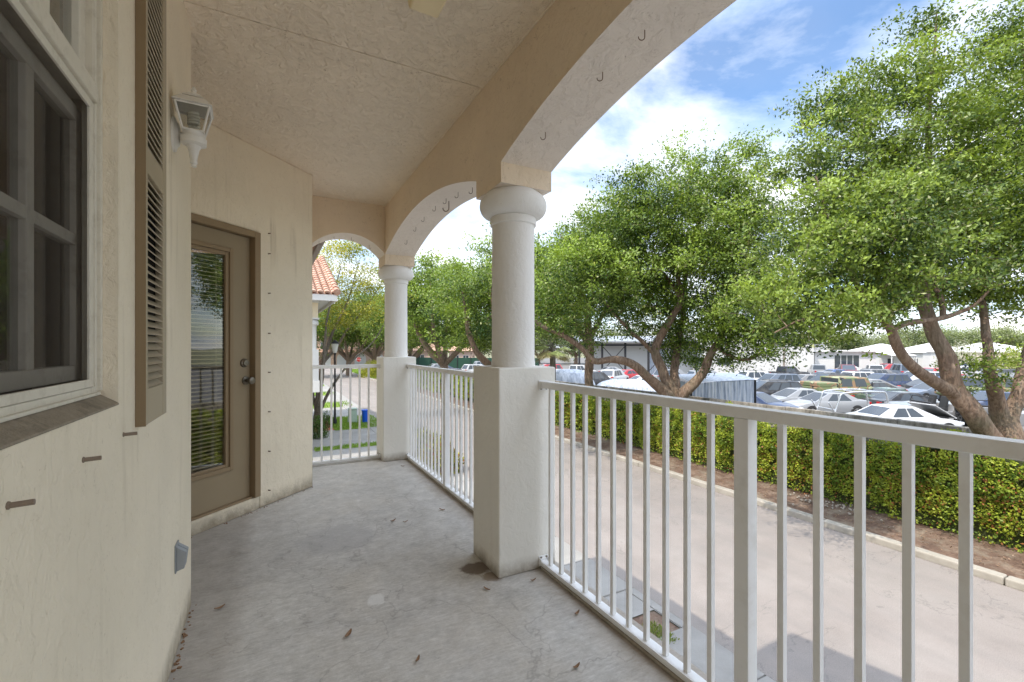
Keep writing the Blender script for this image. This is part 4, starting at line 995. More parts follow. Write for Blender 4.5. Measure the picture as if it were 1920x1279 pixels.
# a row of further oaks down the road: one is grown, the others are turned copies
def generic(label, base, h, r, seed, nc, nl, leaf, cols=OAK2, group=None, name='oak_tree', bark='bark', gap=-0.5):
    rg = random.Random(seed); B0 = Vector(base); limbs = []; blobs = []
    fork = B0 + Vector((rg.uniform(-.2,.2), rg.uniform(-.2,.2), h*0.2))
    limbs.append([(B0, r*0.085), (B0+(fork-B0)*0.5+Vector((rg.uniform(-.1,.1),0,0)), r*0.07), (fork, r*0.062)])
    for k in range(6):
        a = k*1.05+rg.uniform(-.3,.3); e = rg.uniform(0.45, 0.8); tip = fork + Vector((math.cos(a)*r*e, math.sin(a)*r*e, h*rg.uniform(0.38,0.66)))
        mid = fork*0.5+tip*0.5 + Vector((math.cos(a)*r*0.12, math.sin(a)*r*0.12, -h*0.06))
        limbs.append([(fork-Vector((0,0,0.1)), r*0.045), (mid, r*0.03), (tip, r*0.008)])
        blobs.append((tip - Vector((0,0,h*0.04)), (r*rg.uniform(.42,.6), r*rg.uniform(.42,.6), h*rg.uniform(.17,.25))))
    blobs.append((fork+Vector((0,0,h*0.50)), (r*0.62, r*0.62, h*0.27))); blobs.append((fork+Vector((0,0,h*0.3)), (r*0.85, r*0.85, h*0.17)))
    return make_tree(label, B0, limbs, blobs, nc, nl, leaf, cols, seed, spread=leaf*1.4, bough=max(0.6, leaf*3.2), cl_per=14, group=group, name=name, bark=bark)
def place(src, label, x, y, rz, s, group=None):
    o = dup(src, (x, y, GZ+0.05), rz); o.scale = (s, s, s*rnd.uniform(0.94, 1.06)); o['label'] = label
    if group: o['group'] = group
    return o
gA = generic('oak with a leaning trunk framed between the two columns, nearest of its row', (14.3, 28.5, GZ+0.1), 11.5, 6.0, 21, 1900, 48000, 0.19)
gB = generic('dense round-topped oak seen just right of the far column', (14.5, 41, GZ+0.1), 12.0, 6.2, 33, 1500, 40000, 0.24)
place(gA, 'dark oak beyond the round-topped oak, right of the far column shaft', 14.5, 53, 2.2, 1.05)
place(gB, 'oak down the road partly hidden by the far column', 13.6, 68, 1.2, 0.95)
GB = 'distant trees at the end of the street'
# ================================================================ VEHICLES IN THE LOT
def loft(stations):
    """stations (x, half width, z bottom, z side-belt, z top, crown): body shell with rounded shoulders"""
    mb = MB(); rings = []
    for x, w, zb_, zs, zt, cr in stations:
        half = [(0, zb_), (w*.80, zb_), (w*.97, zb_+.10), (w, (zb_+zs)/2), (w*.985, zs), (w*.93, zt-.015), (w*.80, zt+cr*.45), (0, zt+cr)]
        ring = [(x, -y, z) for y, z in half] + [(x, y, z) for y, z in reversed(half[1:-1])]
        rings.append(ring)
    n = len(rings[0]); mb.v = [p for r in rings for p in r]
    for i in range(len(rings)-1):
        for k_ in range(n): mb.f.append((i*n+k_, i*n+(k_+1) % n, (i+1)*n+(k_+1) % n, (i+1)*n+k_))
    mb.f += [tuple(reversed(range(n))), tuple(range((len(rings)-1)*n, len(rings)*n))]
    return mb
def on_quad(q, u0, u1, v0, v1, off):
    a, b, c, d = [Vector(p) for p in q]                    # a-b bottom edge, d-c top edge
    nrm = (b-a).cross(d-a).normalized()*off
    f = lambda u, v: (a*(1-u)+b*u)*(1-v) + (d*(1-u)+c*u)*v + nrm
    return [f(u0,v0), f(u1,v0), f(u1,v1), f(u0,v1)]
def cabin(t, x0, x1, x2, x3, zb_, zt, wb_, wt_, mat, splits, rear_glass=True):
    """x0 rear base, x1 rear roof, x2 front roof, x3 front base"""
    m = MB(); xm = (x1+x2)/2
    base = [(x0,-wb_,zb_), (x3,-wb_,zb_), (x3,wb_,zb_), (x0,wb_,zb_)]
    top = [(x1,-wt_,zt-.03), (x2,-wt_,zt-.03), (x2,wt_,zt-.03), (x1,wt_,zt-.03)]
    cap_ = [(x1+.12,-wt_*.8,zt), (x2-.12,-wt_*.8,zt), (x2-.12,wt_*.8,zt), (x1+.12,wt_*.8,zt)]
    m.add(base+top+cap_, [(0,1,5,4),(1,2,6,5),(2,3,7,6),(3,0,4,7),(4,5,9,8),(5,6,10,9),(6,7,11,10),(7,4,8,11),(8,9,10,11)])
    o = obj('cabin', m, mat, t, world=False, bevel=0.02)
    R_ = [base[0], base[1], top[1], top[0]]; L_ = [base[2], base[3], top[3], top[2]]
    for (a, b) in splits:
        q = on_quad(R_, a, b, .10, .90, .006); obj('side_window', MB().quad(*q), 'dark_glass', t, world=False, fix=False)
        q = on_quad(L_, 1-b, 1-a, .10, .90, .006); obj('side_window', MB().quad(*q), 'dark_glass', t, world=False, fix=False)
    q = on_quad([base[1], base[2], top[2], top[1]], .06, .94, .06, .95, .006); obj('windshield', MB().quad(*q), 'dark_glass', t, world=False, fix=False)
    if rear_glass:
        q = on_quad([base[3], base[0], top[0], top[3]], .08, .92, .12, .92, .006); obj('rear_window', MB().quad(*q), 'dark_glass', t, world=False, fix=False)
    return o
def wheel(t, x, y, r, wd_=0.22):
    s = 1 if y > 0 else -1
    def cyl(mb, rr, y0, y1, n=22):
        vs = [(x+rr*math.cos(2*math.pi*k_/n), yy, r+rr*math.sin(2*math.pi*k_/n)) for yy in (y0, y1) for k_ in range(n)]
        return mb.add(vs, [tuple(range(n)), tuple(reversed(range(n, 2*n)))] + [(k_, (k_+1) % n, (k_+1) % n+n, k_+n) for k_ in range(n)])
    w_ = obj('wheel', cyl(MB(), r, y-s*wd_, y+s*0.012), 'tyre', t, world=False, bevel=0.03)
    rm_ = cyl(MB(), r*.66, y+s*0.0, y+s*0.016)
    obj('rim', rm_, 'rim', w_, world=False)
    sp_ = MB()
    for k_ in range(5):
        a = 2*math.pi*k_/5
        sp_.obox((x+r*.4*math.cos(a+.6), y+s*.018, r+r*.4*math.sin(a+.6)), (r*.17*math.cos(a+.6), 0, r*.17*math.sin(a+.6)), (0,.003,0), (-r*.09*math.sin(a+.6), 0, r*.09*math.cos(a+.6)))
    obj('rim_gap', sp_, 'trim', w_, world=False)
def arches(t, xs, y, r):
    for x in xs:
        for s in (-1, 1):
            n = 20; c = [(x+(r+.07)*math.cos(a), s*(y+.003), r+(r+.07)*math.sin(a)) for a in [math.pi*k_/n for k_ in range(n+1)]]
            c += [(x-(r+.07), s*(y+.003), .22), (x+(r+.07), s*(y+.003), .22)]
            obj('wheel_arch', MB().add(c, [tuple(range(len(c)))]), 'trim', t, world=False)
def lights(t, xf, xr, zf, zr, w_, tall=False):
    for s in (-1, 1):
        obj('headlight', MB().obox((xf, s*w_*.74, zf), (.10, 0, 0), (0, w_*.19, 0), (0, 0, .065)), 'head_light', t, world=False, bevel=.02)
        obj('taillight', MB().obox((xr, s*w_*.80, zr), (.06, 0, 0), (0, w_*(.10 if tall else .17), 0), (0, 0, .19 if tall else .07)), 'red_light', t, world=False, bevel=.015)
PROTO = {}
def proto(kind):
    if kind in PROTO: return PROTO[kind]
    t = thing(kind, 'parked vehicle', 'car', (0, 0, -60))
    if kind == 'sedan':
        st = [(-2.36,.66,.40,.62,.70,.03),(-2.28,.80,.30,.78,.96,.03),(-1.75,.88,.22,.82,1.02,.03),(-.9,.90,.20,.84,.97,.02),(.3,.90,.20,.83,.95,.02),(.9,.90,.20,.80,.94,.03),(1.6,.88,.22,.74,.86,.05),(2.1,.82,.26,.66,.76,.05),(2.33,.70,.34,.55,.62,.03),(2.38,.58,.40,.50,.55,.02)]
        obj('body', loft(st), 'car_paint', t, world=False, smooth=True)
        cabin(t, -1.85, -.95, .15, 1.15, .93, 1.44, .80, .60, 'car_paint', ((.22,.50),(.53,.76)))
        r, wb, hw = .33, (-1.38, 1.42), .89; lights(t, 2.24, -2.31, .66, .83, .82)
        obj('grille', MB().obox((2.37, 0, .47), (.015,0,0), (0,.45,0), (0,0,.09)), 'trim', t, world=False)
    elif kind in ('suv', 'van'):
        v = kind == 'van'
        st = [(-2.32,.74,.42,.8,.98,.02),(-2.26,.86,.34,.88,1.06,.02),(-1.6,.93,.28,.95,1.08,.02),(.2,.94,.27,.95,1.06,.02),(1.05,.94,.27,.92,1.06,.04),(1.75,.92,.30,.86,1.0,.05),(2.15,.85,.34,.76,.9,.04),(2.34,.72,.42,.66,.74,.02)]
        obj('body', loft(st), 'car_paint', t, world=False, smooth=True)
        cabin(t, -2.26, -2.0 if v else -1.85, .55 if v else .25, 1.45 if v else 1.15, 1.04, 1.95 if v else 1.74, .86, .72, 'car_paint', ((.06,.27),(.30,.52),(.55,.76)))
        r, wb, hw = .37, (-1.40, 1.45), .93; lights(t, 2.22, -2.27, .80, 1.0, .84)
        obj('grille', MB().obox((2.33, 0, .62), (.015,0,0), (0,.5,0), (0,0,.12)), 'trim', t, world=False)
        for s in (-1, 1): obj('roof_rail', MB().tube([(-1.7, s*.62, 1.985 if v else 1.77), (.1, s*.62, 1.985 if v else 1.77)], .018, 6), 'trim', t, world=False)
    elif kind == 'pickup':
        st = [(.55,.96,.35,1.02,1.10,.02),(1.25,.97,.35,1.02,1.14,.04),(2.1,.95,.36,.98,1.10,.05),(2.55,.90,.40,.90,1.03,.04),(2.75,.80,.45,.75,.86,.02)]
        obj('body', loft([(-.75,.96,.35,1.02,1.08,.0),(0,.96,.35,1.02,1.08,.01)]+st), 'car_paint', t, world=False, smooth=True)
        b = MB().box(-2.75,-.78,-.96,-.86,.42,1.12).box(-2.75,-.78,.86,.96,.42,1.12).box(-2.80,-2.72,-.859,.859,.42,1.12).box(-2.72,-.78,-.859,.859,.42,.58)
        obj('bed', b, 'car_paint', t, world=False, bevel=.02)
        obj('bumper', MB().box(-2.92,-2.81,-.9,.9,.42,.60), 'rim', t, world=False, bevel=.03)
        cabin(t, -.75, -.60, .62, 1.30, 1.06, 1.80, .86, .72, 'car_paint', ((.05,.38),(.42,.72)))
        r, wb, hw = .40, (-1.85, 1.75), .962; lights(t, 2.62, -2.78, .88, .90, .90, True)
        obj('grille', MB().obox((2.74, 0, .72), (.02,0,0), (0,.5,0), (0,0,.13)), 'trim', t, world=False)
    elif kind == 'military_truck':
        obj('body', MB().prism([(2.45,-1.02,.75),(2.45,-1.02,1.12),(1.0,-1.02,1.25),(-2.3,-1.02,1.25),(-2.3,-1.02,.65),(2.2,-1.02,.62)], (0,2.04,0)), 'camo', t, world=False, bevel=.05)
        cabin(t, -.95, -.92, .85, 1.10, 1.24, 1.88, .98, .94, 'camo', ((.06,.40),(.50,.86)))
        obj('cargo_cover', MB().box(-2.28,-1.0,-.97,.97,1.252,1.55), 'camo', t, world=False, bevel=.06)
        r, wb, hw = .47, (-1.65, 1.65), 1.02
        for s in (-1, 1):
            obj('headlight', MB().obox((2.44, s*.72, .98), (.03,0,0), (0,.10,0), (0,0,.10)), 'head_light', t, world=False, bevel=.02)
            obj('mirror', MB().box(.95,1.0,s*1.0-.02+s*.12,s*1.0+.02+s*.12,1.35,1.6), 'trim', t, world=False)
            obj('fender', MB().box(1.05,2.25,s*.99-.12,s*.99+.12,1.13,1.20), 'camo', t, world=False, bevel=.02)
    elif kind == 'open_jeep':
        obj('body', MB().prism([(1.9,-.82,.55),(1.9,-.82,1.05),(.55,-.82,1.12),(.35,-.82,1.12),(.30,-.82,.72),(-.45,-.82,.72),(-.60,-.82,1.10),(-1.75,-.82,1.10),(-1.75,-.82,.5),(1.7,-.82,.45)], (0,1.64,0)), 'car_paint', t, world=False, bevel=.04)
        for s in (-1, 1):
            obj('seat', MB().box(-.42,.05,s*.38-.22,s*.38+.22,.725,.90).prism([(-.40,s*.38-.2,.88),(-.22,s*.38-.2,.88),(-.38,s*.38-.2,1.52),(-.52,s*.38-.2,1.50)], (0,.4,0)), 'seat', t, world=False, bevel=.03)
            obj('fender', MB().prism([(1.95,s*.95-.14,.95),(.85,s*.95-.14,.95),(.65,s*.95-.14,.62),(.72,s*.95-.14,.62),(.90,s*.95-.14,.90),(1.95,s*.95-.14,.90)], (0,.28,0)), 'trim', t, world=False)
            obj('fender', MB().prism([(-.80,s*.95-.14,.90),(-1.75,s*.95-.14,.90),(-1.75,s*.95-.14,.95),(-.75,s*.95-.14,.95),(-.55,s*.95-.14,.62),(-.62,s*.95-.14,.62)], (0,.28,0)), 'trim', t, world=False)
        obj('windscreen_frame', MB().tube([(.55,-.72,1.12),(.42,-.70,1.45),(.42,.70,1.45),(.55,.72,1.12)], .025, 6), 'trim', t, world=False)
        obj('dashboard', MB().box(.40,.56,-.70,.70,1.121,1.20), 'trim', t, world=False, bevel=.03)
        r, wb, hw = .42, (-1.2, 1.35), .86
    if kind not in ('open_jeep', 'military_truck'): arches(t, wb, hw, r)
    for x in wb:
        for s in (-1, 1): wheel(t, x, s*(hw+.01), r)
    PROTO[kind] = t
    return t
COL = {'white': (.56,.56,.56), 'silver': (.27,.28,.295), 'grey': (.20,.20,.205), 'black': (.015,.015,.018), 'navy': (.02,.04,.10), 'red': (.42,.02,.03), 'maroon': (.16,.02,.025), 'blue': (.05,.10,.24), 'green': (.04,.07,.05),
       'tan': (.42,.37,.29), 'ice': (.60,.68,.70), 'slate': (.12,.15,.20), 'teal': (.45,.60,.58)}
used = set()
def car(kind, colour, u, d, turn, label, group='vehicles parked in the lot behind the wall', cat=None, z=0.0):
    """turn: degrees from facing right across the picture, counter-clockwise seen from above"""
    p = PROTO.get(kind) or proto(kind)
    q = spot(u, 650, d); loc = (q.x, q.y, GZ-0.01+z); rz = -YAW + R(turn)
    if kind in used: o = dup(p, loc, rz)
    else: o = p; used.add(kind); o.location = loc; o.rotation_euler = (0,0,rz)
    o['label'] = label; o['category'] = cat or {'suv': 'car', 'sedan': 'car', 'van': 'van', 'pickup': 'pickup truck', 'military_truck': 'military truck', 'open_jeep': 'jeep'}[kind]
    o['group'] = group
    for ch in o.children:
        if ch.type == 'MESH' and ch.data.materials[0] == M['car_paint']: ch.color = (*COL[colour], 1)
    return o
car('sedan', 'silver', 1545, 27.8, 184, 'silver sedan seen side-on behind the chrome tube frame')
car('sedan', 'white', 1690, 21.6, 3, 'white sedan with its bonnet up, closest to the concrete wall')
car('open_jeep', 'grey', 1745, 25.2, 176, 'dark grey open jeep body without a roof, black seats showing')
car('open_jeep', 'grey', 1872, 22.8, 75, 'stripped grey jeep standing end-on between the two trunks of the biggest oak')
car('sedan', 'navy', 1418, 27.6, -60, 'dark blue sedan nosing out beside the corrugated shed')
car('sedan', 'black', 1700, 28.0, 2, 'black sedan right behind the open jeep body')
car('sedan', 'navy', 1852, 28.2, 184, 'navy sedan behind the end-on stripped jeep')
car('sedan', 'silver', 1490, 30.2, 186, 'silver sedan with only its roof showing behind the one by the tube frame')
car('sedan', 'green', 1676, 30.5, 3, 'dark green sedan to the right of the camouflage truck')
tk_ = car('military_truck', 'green', 1582, 32.6, 2, 'camouflage painted military truck in the middle of the lot')
tk_.scale = (1.12, 1.05, 1.10)
car('military_truck', 'green', 1852, 32.0, 178, 'second military truck, behind the trunk of the biggest oak')
car('suv', 'black', 1438, 33.2, 172, 'black sport utility just past the corner of the corrugated shed')
car('sedan', 'ice', 1388, 36.5, 4, 'pale blue sedan beyond the corrugated shed roof')
car('sedan', 'white', 1506, 35.6, 186, 'white sedan just left of the camouflage truck')
car('sedan', 'black', 1628, 35.8, 178, 'black sedan whose roof shows just behind the camouflage truck bonnet')
car('sedan', 'slate', 1748, 35.2, 184, 'slate sedan two rows behind the jeep body')
car('sedan', 'teal', 1868, 35.6, 2, 'pale teal sedan seen through the fork of the biggest oak')
car('sedan', 'grey', 1463, 38.4, 4, 'dark grey coupe to the left of the camouflage truck')
car('sedan', 'grey', 1640, 38.8, 3, 'grey sedan behind the dark green one')
car('sedan', 'black', 1748, 38.3, 4, 'black saloon half hidden by the leaning trunk')
car('suv', 'slate', 1856, 38.6, 4, 'slate sport utility seen between the two forks of the biggest oak')
car('sedan', 'white', 1958, 38.2, 185, 'white sedan cut by the right edge')
car('suv', 'black', 1550, 41.8, 182, 'black sport utility behind the camouflage truck')
car('suv', 'slate', 1450, 41.8, 184, 'slate sport utility just left of the black one')
car('sedan', 'silver', 1352, 42.2, 4, 'silver sedan over the top of the corrugated shed')
car('suv', 'navy', 1652, 41.8, 182, 'navy sport utility right of the black one in the middle rows')
car('sedan', 'blue', 1764, 41.6, 184, 'blue sedan in front of the red pickup')
car('suv', 'silver', 1880, 42.0, 186, 'silver sport utility behind the end-on jeep')
car('suv', 'white', 1426, 46.4, 8, 'white sport utility half behind the leaves near the warehouse')
car('sedan', 'grey', 1522, 45.4, 4, 'grey sedan squeezed between two white sport utilities')
car('suv', 'white', 1622, 45.4, 6, 'white sport utility to the right of the grey sedan')
car('suv', 'white', 1716, 45.6, 176, 'white sport utility between the two leaning trunks')
car('suv', 'silver', 1330, 47.0, 5, 'silver sport utility behind the right limb of the middle oak')
car('sedan', 'silver', 1542, 50.4, 185, 'silver saloon behind the black sport utility')
car('suv', 'grey', 1652, 50.4, 6, 'grey sport utility behind the navy one')
car('pickup', 'red', 1752, 51.5, 184, 'bright red pickup seen between the leaning trunks')
car('suv', 'black', 1864, 50.4, 182, 'black sport utility right of the white pickup')
car('pickup', 'black', 1474, 56.2, 10, 'black pickup at the foot of the warehouse')
car('sedan', 'blue', 1572, 55.6, 3, 'mid-blue sedan between the silver saloon and the silver pickup')
car('pickup', 'white', 1820, 57.0, 100, 'white pickup right of the red one')
car('pickup', 'silver', 1534, 61.2, 65, 'silver pickup in front of the white warehouse')
car('pickup', 'maroon', 1588, 61.2, 245, 'dark maroon pickup beside the silver pickup')
car('pickup', 'white', 1640, 60.6, 65, 'white pickup with a dark rear window in the back row')
car('van', 'slate', 1690, 60.0, 68, 'blue-grey van in the back row left of the leaning trunk')
car('suv', 'red', 1662, 65.6, 185, 'red car with only its roof showing in the back row')
car('sedan', 'white', 1596, 65.6, 4, 'white saloon in the farthest row by the low white building')
car('suv', 'navy', 1803, 66.0, 175, 'dark blue sport utility in the back row beyond the white pickup')
car('suv', 'white', 1152, 50.0, 55, 'white sport utility seen under the long horizontal limb')
car('suv', 'black', 1118, 45.0, 40, 'black sport utility just right of the slender trunk')
car('pickup', 'white', 1082, 60.0, 30, 'white pickup left of the slender trunk')
car('sedan', 'white', 1046, 56.0, 200, 'white sedan at the left end of the row beside the front column')
car('sedan', 'silver', 1150, 63.0, 10, 'silver sedan under the open canopy')
car('suv', 'red', 1024, 64.0, 190, 'red sport utility next to the front column shaft')
car('sedan', 'red', 1182, 55.0, 25, 'red sedan behind the limb that sweeps left')
car('sedan', 'white', 1215, 44.0, 10, 'white sedan behind the middle oak trunks')
car('suv', 'silver', 1266, 50.0, 8, 'silver sport utility under the canopy behind the fanning trunks')
car('sedan', 'navy', 857, 58.0, 30, 'dark blue sedan nearest the front column, seen over the second railing')
car('sedan', 'navy', 838, 66.0, 30, 'dark blue sedan second from the front column, over the second railing')
car('suv', 'white', 896, 64.0, 35, 'white sport utility beside the front column, over the second railing')
car('sedan', 'silver', 822, 74.0, 30, 'silver sedan farther back over the second railing')
car('sedan', 'tan', 797, 62.0, 25, 'tan sedan seen close to the far column')
car('suv', 'silver', 912, 78.0, 20, 'silver sport utility against the green fence')
# a silver-covered car, a tarp-covered trailer, the tube frame
def tarp_lump(name, label, u, d, turn, Ln, Wd, H, cat):
    q = spot(u, 650, d); m = MB(); nx, ny = 26, 12; vs = []
    for j in range(ny+1):
        for i in range(nx+1):
            a, b_ = i/nx*2-1, j/ny*2-1
            zz = H*(1-abs(a)**6*0.75)*(1-abs(b_)**5*0.8) - 0.15*H*max(0, abs(a)-.35)
            zz = zz + 0.05*noise.noise(Vector((a*5, b_*4, u)))
            if i in (0, nx) or j in (0, ny): zz = 0.12
            vs.append((a*Ln/2, b_*Wd/2, max(zz, 0.1)))
    fs = [(j*(nx+1)+i, j*(nx+1)+i+1, (j+1)*(nx+1)+i+1, (j+1)*(nx+1)+i) for j in range(ny) for i in range(nx)]
    o = obj(name, m.add(vs, fs), 'tarp', smooth=True); o.location = (q.x, q.y, GZ-0.01); o.rotation_euler = (0,0,-YAW+R(turn)); return tag(o, label, cat)
tarp_lump('covered_trailer', 'trailer under a silver tarpaulin next to the front column plinth', 1066, 33.0, 8, 4.2, 2.2, 2.55, 'trailer')
tarp_lump('covered_car', 'car under a shiny silver cover behind the sweeping limb', 1172, 34.0, 5, 5.2, 2.0, 1.75, 'covered car')
tarp_lump('covered_car', 'low car wrapped in a silver cover just over the wall left of the fanning trunks', 1150, 28.5, 5, 5.0, 2.0, 1.35, 'covered car')
q = spot(1602, 650, 25.0); t = thing('tube_frame', 'chrome tube roll frame standing against the wall in front of the silver sedan', 'roll cage', (q.x, q.y, GZ), -YAW)
for y in (-0.7, 0.7):
    obj('hoop', MB().tube(smooth_path([(-1.7,y,.1),(-1.35,y,1.35),(-1.0,y,1.72),(.8,y,1.78),(1.2,y,1.55),(1.35,y,.1)], 4), .045, 8), 'steel', t, world=False, smooth=True)
for x, z in ((-1.0, 1.72), (-.1, 1.75), (.8, 1.78), (1.28, .9), (-1.5, .8)):
    obj('crossbar', MB().tube([(x,-.7,z),(x,.7,z)], .036, 8), 'steel', t, world=False, smooth=True)
for y in (-0.7, 0.7):
    obj('brace', MB().tube([(-1.9,y,1.2),(-1.2,y,.1)], .034, 8), 'steel', t, world=False, smooth=True)

for o in [x for x in C.objects if x.get('label', '').startswith('white sedan with its bonnet up')]:
    b_ = obj('bonnet', MB().obox((1.48, 0, 1.20), (.62*math.cos(.52), 0, -.62*math.sin(-.52)*-1), (0, .72, 0), (.008, 0, .016)), 'car_paint', o, world=False, bevel=.01); b_.color = (*COL['white'], 1)
    obj('engine_bay', MB().obox((1.5, 0, .955), (.5,0,-.05), (0,.68,0), (0,0,.012)), 'trim', o, world=False)
# ================================================================ BUILDINGS AND STREET FURNITURE
def corr(a, b_, z0, z1, pitch=0.2, amp=0.03):
    """corrugated sheet standing between two ground points"""
    a, b_ = Vector(a), Vector(b_); ln = (b_-a).length; n = max(8, int(ln/pitch*4)); dv = (b_-a)/ln; nr = Vector((dv.y, -dv.x, 0)); m = MB()
    vs = []
    for i in range(n+1):
        p = a + dv*ln*i/n + nr*amp*math.sin(i*math.pi/2)
        vs += [(p.x, p.y, z0), (p.x, p.y, z1)]
    return m.add(vs, [(2*i, 2*i+2, 2*i+3, 2*i+1) for i in range(n)])
# corrugated shed just over the wall
s0 = spot(1296, 650, 18.8); s1 = spot(1416, 650, 20.6); s2 = s1 + FWD*4.5 + RGT*0.3; s3 = s0 + FWD*4.5
sh_ = thing('corrugated_shed', 'blue-white streaked corrugated metal shed just behind the concrete wall', 'shed', ((s0.x+s2.x)/2, (s0.y+s2.y)/2, GZ))
zt_ = -0.24
for a, b_ in ((s0, s1), (s1, s2), (s3, s0)): obj('wall', corr(a, b_, GZ, zt_), 'sheet', sh_, fix=False)
m = MB(); n = 10; vs = []
for i in range(n+1):
    t_i = i/n; zz = zt_ + 0.02 + 0.16*math.sin(math.pi*t_i)
    a = s0.lerp(s3, t_i); b_ = s1.lerp(s2, t_i); vs += [(a.x, a.y, zz), (b_.x+.05, b_.y, zz)]
obj('roof', m.add(vs, [(2*i, 2*i+1, 2*i+3, 2*i+2) for i in range(n)]), 'tarp', sh_, smooth=True, fix=False)
obj('corner_post', MB().tube([(s1.x, s1.y, GZ), (s1.x, s1.y, zt_)], 0.05, 6).tube([(s0.x, s0.y, GZ), (s0.x, s0.y, zt_)], 0.05, 6), 'trim', sh_)

def frame_box(name, label, cat, u0, u1, d, depth, h, mat, windows=(), roof=None, door=None, parts='wall', group=None, turn=0, over=0.3, roofmat='white_paint', rh=0.35):
    """building with its front across the picture between directions u0 and u1 at distance d; local x along the front, y away"""
    a = spot(u0, 650, d); b_ = spot(u1, 650, d); ln = (b_-a).length; c = (a+b_)/2
    t = thing(name, label, cat, (c.x, c.y, GZ), -YAW + R(turn), group)
    wl_ = obj('wall', MB().box(-ln/2, ln/2, 0, depth, -0.05, h), mat, t, world=False)
    o = over
    if roof == 'flat': obj('roof', MB().box(-ln/2-o, ln/2+o, -o, depth+o, h+.003, h+rh), roofmat, t, world=False)
    elif roof == 'hip':
        e_ = [(-ln/2-o,-o,h+.01),(ln/2+o,-o,h+.01),(ln/2+o,depth+o,h+.01),(-ln/2-o,depth+o,h+.01)]; k_ = min(ln, depth)/2*0.9
        obj('roof', MB().add(e_+[(-ln/2+k_,depth/2,h+rh),(ln/2-k_,depth/2,h+rh)], [(0,1,5,4),(1,2,5),(2,3,4,5),(3,0,4),(3,2,1,0)]), roofmat, t, world=False)
    for x0, x1, z0, z1 in windows:
        w_ = obj('window', MB().box(x0*ln-.06, x1*ln+.06, -.04, .02, z0-.06, z1+.06), 'white_paint', t, world=False)
        obj('pane', MB().box(x0*ln, x1*ln, -.055, -.041, z0, z1), 'dark_glass', w_, world=False)
        nm = max(1, int((x1-x0)*ln/1.1)); m = MB()
        for i in range(1, nm+1): m.box(x0*ln+(x1-x0)*ln*i/(nm+1)-.04, x0*ln+(x1-x0)*ln*i/(nm+1)+.04, -.07, -.056, z0, z1)
        obj('mullion', m, 'white_paint', w_, world=False)
    if door: obj('door', MB().box(door[0]*ln, door[1]*ln, -.05, .02, 0, 2.2), 'trim', t, world=False)
    return t, ln
frame_box('warehouse', 'tall plain white warehouse behind the parked cars', 'warehouse', 1300, 1526, 66, 18, 6.0, 'white_paint', ((-.3,-.2,1.5,2.6),), 'flat', rh=.25, over=.15)
t, ln = frame_box('low_house', 'low white building with a wide dark window right of the warehouse', 'building', 1528, 1642, 68, 8, 3.4, 'white_paint', ((-.18,.22,1.0,2.9),), 'flat', over=.5, rh=.22)
obj('vent_box', MB().box(-3.6,-2.4,1,2.6,3.63,4.6), 'rim', t, world=False)
t, ln = frame_box('porch_house', 'white bungalow with a sloping porch roof on posts', 'house', 1648, 1730, 76, 8, 3.2, 'white_paint', ((.05,.38,.9,2.2),), 'hip', rh=1.5, over=.4, door=(-.3,-.18))
obj('porch_roof', MB().prism([(-ln/2,-2.6,2.7),(-ln/2,-.01,3.15),(-ln/2,-.01,3.25),(-ln/2,-2.6,2.8)], (ln*.55,0,0)), 'white_paint', t, world=False)
for x in (-ln/2+.1, 0, ln*.05): obj('porch_post', MB().box(x-.06,x+.06,-2.5,-2.38,0,2.7), 'white_paint', t, world=False)
frame_box('white_house', 'long low white house farthest right across the lot', 'house', 1745, 1830, 84, 9, 3.2, 'white_paint', ((-.35,-.1,1,2.3),(.1,.35,1,2.3)), 'hip', rh=1.7)
frame_box('cream_house', 'pale cream house partly behind the biggest oak trunk', 'house', 1842, 1960, 80, 9, 3.2, 'cream_paint', ((-.35,-.1,1,2.3),(.1,.35,1,2.3)), 'hip', rh=1.7, roofmat='white_paint')
# open canopy with cross bracing, white store behind it
a = spot(1085, 650, 70); b_ = spot(1300, 650, 66)
t = thing('open_canopy', 'dark framed open canopy with cross-braced bays and a white store behind', 'canopy', ((a.x+b_.x)/2, (a.y+b_.y)/2, GZ), -YAW - R(5)); ln = (b_-a).length
obj('roof', MB().prism([(-ln/2-.5,-3,4.8),(-ln/2-.5,6,5.7),(-ln/2-.5,6,5.9),(-ln/2-.5,-3,5.0)], (ln+1,0,0)), 'rim', t, world=False)
obj('back_wall', MB().box(-ln/2+2.2, ln/2, -0.3, 0.0, 0, 5.0), 'white_paint', t, world=False)
for i in range(6):
    x = -ln/2 + ln*i/5; obj('post', MB().box(x-.14,x+.14,-2.2,-1.9,0,4.75), 'trim', t, world=False)
obj('beam', MB().box(-ln/2,ln/2,-2.2,-1.9,4.3,4.55), 'trim', t, world=False)
for i in (1, 3):
    x0, x1 = -ln/2+ln*i/5, -ln/2+ln*(i+1)/5
    obj('brace', MB().tube([(x0,-2.05,.6),(x1,-2.05,4.3)], .06, 6), 'trim', t, world=False); obj('brace', MB().tube([(x1,-2.05,.6),(x0,-2.05,4.3)], .06, 6), 'trim', t, world=False)
obj('shutter_door', corr((ln*.12, -0.42, 0), (ln*.26, -0.42, 0), 0, 4.0, .5, .06), 'sheet', t, world=False, fix=False)
# utility pole
q = spot(1470, 650, 60); solid('utility_pole', MB().tube([(q.x, q.y, GZ), (q.x, q.y, GZ+5.2)], .13, 8), 'grey_wood', 'brown wooden pole in front of the white warehouse', 'pole')
